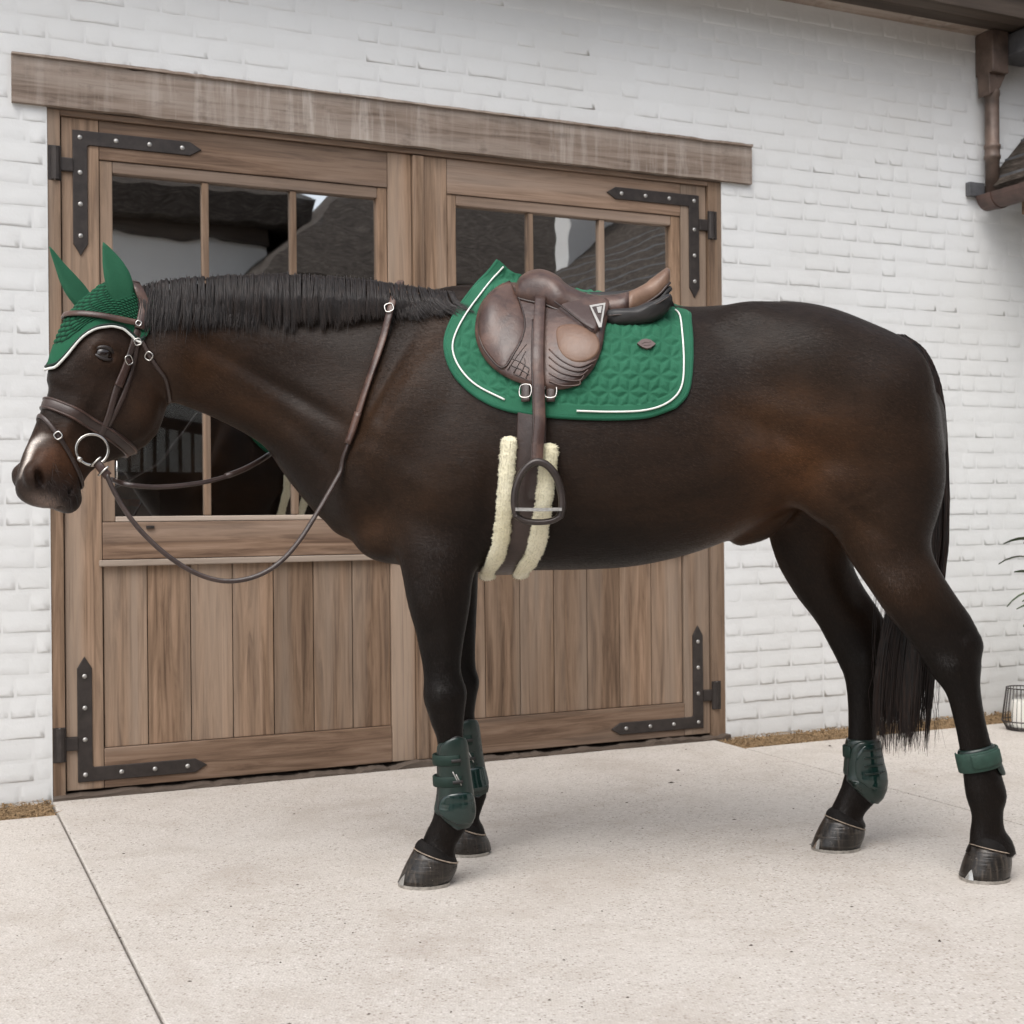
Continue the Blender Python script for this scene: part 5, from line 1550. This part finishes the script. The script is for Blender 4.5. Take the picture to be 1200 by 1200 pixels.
iron_ = tpart(sad, "stirrup_iron", sweep(arch, circ(.0105, 12, .0125), nrm=np.tile([0, -1.0, 0], (len(arch), 1))), M['stirrup'], label="dark brown stirrup iron")
tread = ip([(604, 597), (631, 597.5), (658, 597)], 5)
tpart(iron_, "tread", sweep(tread, np.array([(-.004, -.026), (.004, -.026), (.0055, 0), (.004, .026), (-.004, .026)]), nrm=np.tile([0, -1.0, 0], (len(tread), 1))), M['bolt'], False)
base = ip([(604, 604), (615, 610), (631, 612), (647, 610), (658, 604)], 5)
tpart(iron_, "base_bar", sweep(base, circ(.0085, 10, .013), nrm=np.tile([0, -1.0, 0], (len(base), 1))), M['stirrup'])

# ------------------------------------------------------------------ girth with sheepskin edges
gir = thing_at("girth", W(612, 664, MID), label="brown leather girth edged with cream sheepskin under the saddle", cat="girth")
def girth_path(pts, off, n=46):
    P, N_ = path_on(pts, off, n); X0 = P[-1][0]; z0 = P[-1][2]
    Q, M_ = [], []
    for yy in np.linspace(P[-1][1] + .03, MID, 8):
        loc, nn, _, _ = BVH.ray_cast(Vector((X0 - .01, yy, .35)), Vector((0, 0, 1)))
        if loc is not None:
            nn = np.array(nn); nn = nn if nn[2] < 0 else -nn; Q.append(np.array(loc) + nn * off); M_.append(nn)
    H_ = np.vstack([P, Q]); HN = np.vstack([N_, M_])
    full = np.vstack([H_, mirror_mid(H_)[::-1][1:]]); MN = HN.copy(); MN[:, 1] *= -1
    fn = np.vstack([HN, MN[::-1][1:]])
    full = smooth_path(full, 3); return full, norm(smooth_path(fn, 3))
P, N_ = girth_path([(624, 482), (623, 520), (621, 560), (615, 605), (607, 640), (598, 660)], .004)
tpart(gir, "strap", sweep(P, strap_sec(.082, .007), nrm=N_), M['leather_dark'])
def fleece(pts, w, t, seed):
    r = np.random.default_rng(seed); P, N_ = girth_path(pts, .006, 90); n = len(P); k = 20; a = np.arange(k) * 2 * math.pi / k
    T = frames(P); N2 = norm(N_ - T * (N_ * T).sum(1)[:, None]); S = np.cross(N2, T)
    env = np.minimum(1, np.minimum(np.arange(n), np.arange(n)[::-1]) / 3.0) ** .5 * .9 + .1
    jit = 1 + r.normal(size=(n, k)) * .03
    wv = w / 2 * (1 + .10 * np.convolve(r.normal(size=n), np.ones(4) / 4, 'same'))
    V = P[:, None] + S[:, None] * ((np.cos(a)[None] * wv[:, None]) * jit * env[:, None])[..., None] + N2[:, None] * (((np.sin(a)[None] * .5 + .35) * t) * jit * env[:, None])[..., None]
    F = [(i * k + j, i * k + (j + 1) % k, (i + 1) * k + (j + 1) % k, (i + 1) * k + j) for i in range(n - 1) for j in range(k)]
    F += [tuple(range(k - 1, -1, -1)), tuple((n - 1) * k + j for j in range(k))]
    o = tpart(gir, "sheepskin_edge", (V.reshape(-1, 3), F), M['fleece'])
    pts_, rad_ = [], []
    for _ in range(3600):
        i = r.integers(1, n // 2 + 6); j = r.integers(0, k); p = V[i, j]; d = norm(p - P[i] - N2[i] * t * .35) * r.uniform(.0015, .0040) + r.normal(size=3) * .0008
        pts_.append([p - d * .3, p + d * .4 + r.normal(size=3) * .001, p + d]); rad_.append(.0008)
    hpart("wool", strands("wool", pts_, rad_, None), M['fleece'], o)
fleece([(599, 511), (597, 540), (594, 580), (590, 620), (584, 645), (574, 661)], .044, .024, 3)
fleece([(645, 519), (643, 545), (638, 585), (633, 620), (625, 646), (614, 661)], .046, .024, 4)

# ------------------------------------------------------------------ ear bonnet
bon = thing_at("ear_bonnet", hp(.05, .1), label="green knitted ear bonnet with white cord edge on the horse's head", cat="ear bonnet")
DC = -.03
def local(p): q = p - HA; return q @ HAx, q @ HD, q @ HL
def sphi(px, py):
    p, n = hit(px, py)
    if p is None: return None
    s, d, l = local(p); return s, math.degrees(math.atan2(l, d - DC))
def cast(s, phi, off):
    a = math.radians(phi); dr = HD * math.cos(a) + HL * math.sin(a); o_ = hp(s, DC) + dr * .34
    loc, n, _, _ = BVH.ray_cast(Vector(o_.tolist()), Vector((-dr).tolist()))
    if loc is None: return hp(s, DC) + dr * .1, dr
    n = np.array(n); n = n if n @ dr > 0 else -n
    return np.array(loc) + n * off, n
outer = [sphi(*q) for q in ((61, 433), (68, 432), (81, 417), (95, 399), (112, 387), (130, 383), (143, 386), (153, 394), (160, 400), (168, 402), (174, 392))]
outer = [q for q in outer if q is not None]
PHI = np.array([0.0] + [max(q[1], 2 + i) for i, q in enumerate(outer)]); SB_ = np.array([outer[0][0] + .002] + [q[0] for q in outer])
o_ = np.argsort(PHI); PHI, SB_ = PHI[o_], SB_[o_]; PHM = float(min(PHI.max(), 125))
def sbot(phi): return float(np.interp(abs(phi), PHI, SB_))
def stop(phi): return -.032 + .0005 * max(0, abs(phi) - 30)
nu, nv = 190, 120
BP = np.zeros((nu, nv, 3)); BNm = np.zeros((nu, nv, 3)); SS = np.zeros((nu, nv))
for i, ph in enumerate(np.linspace(-PHM, PHM, nu)):
    s0, s1 = stop(ph), sbot(ph)
    for j, t in enumerate(np.linspace(0, 1, nv)):
        s = s0 + (s1 - s0) * t; BP[i, j], BNm[i, j] = cast(s, ph, 0); SS[i, j] = s
for _ in range(6):
    for A_ in (BP, BNm):
        A_[1:-1, 1:-1] = (A_[:-2, 1:-1] + A_[2:, 1:-1] + A_[1:-1, :-2] + A_[1:-1, 2:]) / 4
BNm = norm(BNm)
ii, jj = np.meshgrid(np.arange(nu), np.arange(nv), indexing='ij')
mid_band = np.clip((nv - 26 - jj) / 3.0, 0, 1)
row = jj // 6
loop = np.abs(np.sin(np.pi * jj / 6.0)) ** .7 * (.25 + .75 * np.abs(np.sin(np.pi * (ii + 3 * (row % 2)) / 6.0)) ** .7)
off = .005 + mid_band * .0045 * loop + (1 - mid_band) * .0025
BPo = BP + BNm * off[..., None]
BFc = [(i * nv + j, i * nv + j + 1, (i + 1) * nv + j + 1, (i + 1) * nv + j) for i in range(nu - 1) for j in range(nv - 1)]
bm_ = mk("cap", BPo.reshape(-1, 3), BFc)
ka = bm_.color_attributes.new("knit", 'FLOAT_COLOR', 'POINT')
kv = np.ones((nu * nv, 4), np.float32); kv[:, :3] = (1 - mid_band * (1 - np.clip(loop * 1.2, 0, 1)) * .92).reshape(-1)[:, None]; ka.data.foreach_set("color", kv.ravel())
def knitmat():
    g = NG('green_crochet'); at = g.n("ShaderNodeVertexColor"); at.layer_name = "knit"
    f_ = g.noise(g.coord('Object'), 420, 2, .6)
    g.col(g.mix(g.mix((.011, .076, .037), (.017, .102, .053), f_), at.outputs[0], 1.0, 'MULTIPLY')); g.rough(.8); g.spec(.15); g.bump(f_, .3, .001); return g.m
M['knit'] = knitmat()
hpart("cap", bm_, M['knit'], bon)
EPb = smooth_path([BPo[i, nv - 1] + BNm[i, nv - 1] * .002 for i in range(0, nu, 2)], 2)
tpart(bon, "cord_edge", sweep(EPb, circ(.0036, 8)), M['piping'])
tpart(bon, "edge_band", sweep(smooth_path([BPo[i, nv - 3] + BNm[i, nv - 3] * .002 - HAx * .004 for i in range(0, nu, 2)], 2), circ(.0042, 8)), M['boot_strap'])
def ear(base, tip, depth, ddep, widths, thick, bend, twist):
    n = 16; V, F, k = [], [], 20
    b, t_ = np.array(base, float), np.array(tip, float)
    nrm2 = np.array([-(t_ - b)[1], (t_ - b)[0]]); nrm2 /= np.linalg.norm(nrm2)
    for i, u in enumerate(np.linspace(0, 1, n)):
        c = b + (t_ - b) * u + nrm2 * bend * math.sin(math.pi * u)
        w = np.interp(u, [0, .15, .3, .5, .7, .85, .95, 1], widths) * .00236
        cen = W(c[0], c[1], depth + ddep * u)
        ax_ = norm(W(t_[0], t_[1], depth + ddep) - W(b[0], b[1], depth)); sd_ = norm(np.cross(ax_, [math.sin(twist), -math.cos(twist), 0])); fr = np.cross(sd_, ax_)
        for j in range(k):
            a = j * 2 * math.pi / k; x, y = math.cos(a), math.sin(a)
            cup = -.35 * max(0, y) * (1 - x * x)                       # hollow on the open side
            V.append(cen + sd_ * x * w + fr * (y * thick + cup * thick * 1.5) * w)
    for i in range(n - 1):
        for j in range(k): F.append((i * k + j, i * k + (j + 1) % k, (i + 1) * k + (j + 1) % k, (i + 1) * k + j))
    F.append(tuple(range(k - 1, -1, -1))); F.append(tuple((n - 1) * k + j for j in range(k)))
    return V, F
dn, df = hp(.02, .06, .055)[1], hp(.02, .06, -.055)[1]
tpart(bon, "ear_cover", ear((147, 362), (121, 284), dn, -.02, [9, 13, 16, 15.5, 11.5, 6.5, 3, .6], .55, 3, .5), M['green_ear'])
tpart(bon, "ear_cover", ear((102, 358), (58, 289), df, -.02, [13, 14, 14, 11, 6.5, 4, 2, .5], .6, -2, .9), M['green_ear'])

# ------------------------------------------------------------------ bridle
bri = thing_at("bridle", hp(.2, .1), label="brown leather bridle with noseband, bit ring and reins on the horse's head", cat="bridle")
def strap(root, name, pts, w, t, off, n=50, mat='leather_dark', mirrored=True):
    P, N_ = path_on(pts, off, n); vf = sweep(P, strap_sec(w, t), nrm=N_); o = tpart(root, name, vf, M[mat])
    if mirrored:
        V = np.array(vf[0]); V = V - 2 * ((V - HA) @ HL)[:, None] * HL[None]; tpart(root, name, (V, flip(vf[1])), M[mat])
    return o
def loop_strap(root, name, q1, q2, w, t, off, a0=-180, a1=180, mat='leather_dark', sect=None):
    (s1, d1, _), (s2, d2, _) = local(hit(*q1)[0]), local(hit(*q2)[0]); m = (s2 - s1) / (d2 - d1 - 1e-9); s0 = s1 - m * d1
    dc = -.0 if s1 > .3 else -.03; P, N_ = [], []
    closed = a1 - a0 >= 359
    for a in np.linspace(a0, a1, 73)[: 72 if closed else 73]:
        r_ = math.radians(a); d, l = dc + .3 * math.cos(r_), .3 * math.sin(r_)
        o_ = hp(s0 + m * d, d, l); c_ = hp(s0 + m * dc, dc, 0); dr = norm(c_ - o_)
        loc, n, _, _ = BVH.ray_cast(Vector(o_.tolist()), Vector(dr.tolist()))
        if loc is None: continue
        n = np.array(n); n = n if n @ dr < 0 else -n; P.append(np.array(loc) + n * off); N_.append(n)
    P = smooth_path(P, 3, closed); N_ = norm(smooth_path(N_, 4, closed))
    return tpart(root, name, sweep(P, strap_sec(w, t) if sect is None else sect, nrm=N_, closed=closed), M[mat]), P, N_
nb, nbP, nbN = loop_strap(bri, "noseband", (62, 474), (112, 499), .036, .007, .002)
for sgn in (-1, 1):
    T_ = frames(nbP, True); S_ = np.cross(nbN, T_); tpart(nb, "raised_edge", sweep(nbP + S_ * sgn * .0135 + nbN * .007, circ(.0028, 6), closed=True), M['leather'])
fl, flP, flN = loop_strap(bri, "flash_strap", (52, 490), (88, 546), .012, .004, .003)
buckle(bri, 69, 511, .017, .017, .010, .9)
bb, _, _ = loop_strap(bri, "browband", (100, 371), (150, 378), .017, .005, .014, -80, 80, 'leather')
cp = strap(bri, "cheekpiece", [(161, 386), (154, 406), (148, 422), (141, 440), (134, 461), (128, 484), (121, 503), (117, 511)], .017, .005, .006)
strap(bri, "noseband_hanger", [(164, 387), (160, 406), (155, 431), (146, 458), (138, 477), (126, 500)], .013, .004, .004)
strap(bri, "cheek_keeper", [(149, 421), (143, 437), (137, 453)], .023, .006, .009, 20, 'leather')
strap(bri, "throatlash", [(165, 397), (176, 417), (186, 432), (194, 443), (198, 460), (199, 470)], .012, .004, .004, mirrored=True)
hpP = strap(bri, "headpiece", [(158, 338), (163, 346), (168, 357), (167, 371), (163, 386)], .027, .005, .012, 30, 'leather')
p0 = hit(158, 338)[0]; p1 = p0 - 2 * ((p0 - HA) @ HL) * HL; P, N_ = [], []
for t in np.linspace(0, 1, 20):
    q = p0 * (1 - t) + p1 * t; loc, n, _, _ = BVH.ray_cast(Vector((q[0], q[1], 2.0)), Vector((0, 0, -1)))
    if loc is not None: P.append(np.array(loc) + np.array([0, 0, .014])); N_.append([0, 0, 1.0])
tpart(bri, "crownpiece", sweep(smooth_path(P), strap_sec(.03, .005), nrm=np.array(N_)), M['leather'])
for q in ((148, 422, .022, .018, .014, 1.1), (161, 401, .016, .016, .012, 1.2), (176, 417, .018, .02, .010, .7), (162, 381, .012, .012, .020, .5)): buckle(bri, *q)
# bit ring with rein billet
rc = hit(108, 520, .024)[0]; rc = W(108, 527, rc[1]); rn = norm(HL * .9 + HD * .05 + np.array([0, -.4, 0])); e1 = norm(np.cross(rn, HAx)); e2 = np.cross(rn, e1)
ringP = [rc + (e1 * math.cos(a) + e2 * math.sin(a)) * .0425 for a in np.linspace(0, 2 * math.pi, 49)[:-1]]
br_ = tpart(bri, "bit_ring", sweep(ringP, circ(.0042, 10), closed=True), M['steel'])
V = np.array(sweep(ringP, circ(.0042, 10), closed=True)[0]); V = V - 2 * ((V - HA) @ HL)[:, None] * HL[None]
tpart(bri, "bit_ring", (V, flip(sweep(ringP, circ(.0042, 10), closed=True)[1])), M['steel'])
kp = min(ringP, key=lambda p: np.linalg.norm(proj(p) - np.array([94, 539])))
bm = bmesh.new(); bmesh.ops.create_uvsphere(bm, u_segments=14, v_segments=10, radius=.0085); me = bpy.data.meshes.new("bit_cheek"); bm.to_mesh(me); bm.free()
for v_ in me.vertices: v_.co = v_.co + Vector(kp.tolist())
hpart("bit_cheek", me, M['steel'], br_)
rdep = rc[1]
def free(pts): return np.array([W(*q) for q in pts])
P = catmull(free([(113, 541, rdep - .01), (119, 549, rdep - .012), (127, 558, rdep - .01)]), 6)
nrm_ = np.tile([-.2, -1.0, .1], (len(P), 1))
tpart(bri, "rein_billet", sweep(P, strap_sec(.024, .006), nrm=nrm_), M['leather'])
for (x, y, tl) in ((112, 541, .0), (121, 552, .0)):
    p = W(x, y, rdep - .02); a = norm(W(x + 10, y - 9, rdep - .02) - p)
    tpart(bri, "rein_stud", sweep(np.array([p - a * .019, p + a * .019]), circ(.003, 8)), M['steel'])
tpart(bri, "rein_stud", sweep(free([(137, 540, rdep), (137, 552, rdep), (137, 562, rdep)]), circ(.0028, 8)), M['steel'])
# near rein: hangs in a loop and then lies up the neck
hN = [(402, 548), (413, 518), (424, 482), (432, 458), (441, 430), (451, 398), (459, 372), (464, 352), (467, 342)]
PN_, NN_ = path_on(hN, .012, 40)
_e = np.clip((392 - proj(PN_)[:, 1]) / 26, 0, 1); PN_ = PN_ + np.array([0, -.024, .004]) * _e[:, None]
dl = PN_[0][1]
px_ = catmull(np.array([(125, 556), (133, 574), (146, 597), (166, 623), (195, 650), (228, 671), (262, 681), (296, 677), (326, 661), (350, 635), (370, 604), (387, 575), (402, 548)], float), 6)
tt = np.r_[0, np.cumsum(np.linalg.norm(np.diff(px_, axis=0), axis=1))]; tt /= tt[-1]
lower = np.array([W(q[0], q[1], rdep - .012 + (dl - rdep + .012) * t - .05 * math.sin(math.pi * t)) for q, t in zip(px_, tt)])
allP = smooth_path(np.vstack([lower, PN_[1:]]), 2); nr = norm(np.vstack([np.tile([-.25, -1.0, .15], (len(lower), 1)), NN_[1:]]))
nr = norm(smooth_path(nr, 6)); i1 = len(lower) + 12
tpart(bri, "rein", sweep(allP[:i1 + 1], strap_sec(.0135, .005), nrm=nr[:i1 + 1]), M['leather_dark'])
top_ = [allP[-1]] + [W(468, 333, 3.945), W(470, 328, 3.98), W(470, 334, 4.01), W(468, 350, 4.06), W(455, 390, 4.11)]
tpart(bri, "rein_grip", sweep(np.vstack([allP[i1 - 3:], smooth_path(top_, 1)[1:]]), strap_sec(.0215, .0055), nrm=np.vstack([nr[i1 - 3:], np.array([(0, -.7, .7), (0, 0, 1), (0, .7, .7), (0, 1, .2), (0, 1, 0)])])), M['leather'])
tpart(bri, "rein_stop", sweep(allP[i1 - 8:i1], strap_sec(.023, .010), nrm=nr[i1 - 8:i1]), M['leather'])
buckle(bri, 460, 371, .028, .022, .040, 1.2)
# far rein, passing behind the neck
fp = catmull(free([(131, 562, rdep + .05), (150, 568, 3.66), (180, 571, 3.70), (215, 569, 3.76), (250, 563, 3.83), (285, 551, 3.92), (312, 536, 4.02), (328, 523, 4.10), (350, 505, 4.15), (400, 450, 4.15), (455, 390, 4.11)]), 5)
tpart(bri, "rein", sweep(fp, strap_sec(.0135, .005), nrm=np.tile([-.2, -1.0, .25], (len(fp), 1))), M['leather_dark'])
tpart(bri, "rein_stop", sweep(fp[22:32], strap_sec(.017, .009), nrm=np.tile([-.2, -1.0, .25], (10, 1))), M['leather_dark'])

# ------------------------------------------------------------------ leg boots
def wrap(tube, y0, y1, depth, thc, half, off, round_=.5, nu=36, nv=26, thick=.006, flare=0.0):
    """curved plate round a leg between two photo heights; thc: 0 = front of the leg, 90 = camera side, 180 = back"""
    z0, z1 = W(600, y1, depth)[2], W(600, y0, depth)[2]
    V = []
    for lay in (0, 1):
        for i, t in enumerate(np.linspace(0, 1, nv)):
            z = z0 + (z1 - z0) * t; c, a, b, N_, L_ = tube.at_z(z); L_ = L_ if L_[1] < 0 else -L_
            e = abs(2 * t - 1); hw = half * (max(0.0, 1 - e ** (2 / max(round_, .02))) ** .5 if round_ > 0 else 1.0)
            for u in np.linspace(-1, 1, nu):
                th = math.radians(thc + hw * u)
                edge = min(1, (1 - max(abs(u), e) ** 6) * 1.2)
                o = off + (thick * edge if lay else -.003) + flare * t
                V.append(c + N_ * (a + o) * math.cos(th) + L_ * (b + o) * math.sin(th))
    V = np.array(V); F = []; k = nu * nv
    for i in range(nv - 1):
        for j in range(nu - 1):
            F.append((k + i * nu + j, k + i * nu + j + 1, k + (i + 1) * nu + j + 1, k + (i + 1) * nu + j)); F.append((i * nu + j, (i + 1) * nu + j, (i + 1) * nu + j + 1, i * nu + j + 1))
    rim = [j for j in range(nu)] + [i * nu + nu - 1 for i in range(1, nv)] + [(nv - 1) * nu + j for j in range(nu - 2, -1, -1)] + [i * nu for i in range(nv - 2, 0, -1)]
    for q in range(len(rim)): a, b = rim[q], rim[(q + 1) % len(rim)]; F.append((a, b, k + b, k + a))
    return V, F
def edging(root, vf, nu=36, nv=26, r=.0022):
    k = nu * nv; rim = [j for j in range(nu)] + [i * nu + nu - 1 for i in range(1, nv)] + [(nv - 1) * nu + j for j in range(nu - 2, -1, -1)] + [i * nu for i in range(nv - 2, 0, -1)]
    P = smooth_path(np.array([vf[0][k + q] for q in rim]), 2, True); P = resample(P, 90, True)
    tpart(root, "edge_binding", sweep(P, circ(r, 6), closed=True), M['leather_black'])
def ring_strap(tube, y, depth, w, off, a0, a1, t=.004):
    z = W(600, y, depth)[2]; c, a, b, N_, L_ = tube.at_z(z); L_ = L_ if L_[1] < 0 else -L_
    P, NN = [], []
    for th in np.radians(np.linspace(a0, a1, 30)): P.append(c + N_ * (a + off) * math.cos(th) + L_ * (b + off) * math.sin(th)); NN.append(norm(N_ * math.cos(th) / a + L_ * math.sin(th) / b))
    return sweep(np.array(P), strap_sec(w, t), nrm=np.array(NN))
def fore_boot(tube, d, y0, y1, label, s):
    c = W(535, (y0 + y1) / 2, d); r = thing_at("tendon_boot", tube.at_z(W(600, y1, d)[2])[0], label=label, cat="leg boot", group="green boots on the horse's fore legs")
    hgt = y1 - y0
    tpart(r, "liner", wrap(tube, y0 + 3, y1 - 4, d, 125, 128, .003, .30, thick=.004), M['boot'])
    vf = wrap(tube, y0, y1, d, 118, 84, .008, .55, thick=.006); tpart(r, "shell", vf, M['boot']); edging(r, vf)
    edging(r, wrap(tube, y0 + hgt * .62, y1 - hgt * .06, d, 112, 62, .014, .6, thick=.004), r=.0014)
    tpart(r, "strike_guard", wrap(tube, y0 + hgt * .62, y1 - hgt * .06, d, 112, 62, .014, .6, thick=.004), M['boot_gloss'])
    for k, yy in enumerate((y0 + hgt * .26, y0 + hgt * .50)):
        tpart(r, "strap", ring_strap(tube, yy, d, .030, .013, -60, 120), M['boot_strap'])
        tpart(r, "hook", ring_strap(tube, yy, d, .009, .019, 92, 120, .004), M['leather_black'])
    for k in (0, 1):
        z = W(600, y0 + hgt * (.38 + .03 * k), d)[2]; cc_, a, b, N_, L_ = tube.at_z(z); L_ = L_ if L_[1] < 0 else -L_
        P = []
        for t in np.linspace(0, 1, 5):
            th = math.radians(94 + 16 * t + 9 * k); zz = z - .032 * t; P.append(np.array([cc_[0], cc_[1], 0]) + (N_ * (a + .018) * math.cos(th) + L_ * (b + .018) * math.sin(th)) * np.array([1, 1, 0]) + np.array([0, 0, zz]))
        tpart(r, "printed_mark", sweep(np.array(P), circ(.0018, 6)), M['emblem_light'])
    return r
fore_boot(leg_nf, NF, 861, 964, "dark green tendon boot on the near fore leg, glossy guard facing the camera side", 1)
fore_boot(leg_ff, FF, 842, 930, "dark green tendon boot on the off fore leg, partly behind the other boot", 1)
def hind_boot(tube, d, y0, y1, label, cup, band):
    r = thing_at("fetlock_boot", tube.at_z(W(600, y1, d)[2])[0], label=label, cat="leg boot", group="green boots on the horse's hind legs")
    tpart(r, "liner", wrap(tube, y0, y0 + (y1 - y0) * .62, d, 100, 178, .004, .0, thick=.004), M['boot'])
    if cup:
        vf = wrap(tube, y0 - 1, y1, d, 125, 95, .008, .45, thick=.006); tpart(r, "shell", vf, M['boot']); edging(r, vf)
        tpart(r, "strike_guard", wrap(tube, y0 + (y1 - y0) * .05, y1 - (y1 - y0) * .16, d, 112, 55, .013, .7, thick=.005), M['boot_gloss'])
        for k in range(4): tpart(r, "guard_rib", ring_strap(tube, y0 + (y1 - y0) * (.16 + .14 * k), d, .006, .019, 82, 138, .003), M['boot'])
        tpart(r, "strap", ring_strap(tube, y0 + (y1 - y0) * .22, d, .036, .010, -70, 40), M['boot_strap'])
    else:
        tpart(r, "shell", wrap(tube, y0 + 2, y1, d, 215, 80, .007, .45, thick=.006), M['boot'])
        tpart(r, "strap", ring_strap(tube, y0 + 14, d, .056, .010, -20, 250), M['boot_band'])
        tpart(r, "strap_tab", ring_strap(tube, y0 + 13, d, .040, .0155, 60, 150, .004), M['boot_band'])
    return r
hind_boot(leg_nh, NH, 880, 920, "green fetlock boot with a wide strap on the near hind leg", False, True)
hind_boot(leg_fh, FH, 869, 934, "dark green fetlock boot with glossy ribbed guard on the off hind leg", True, False)
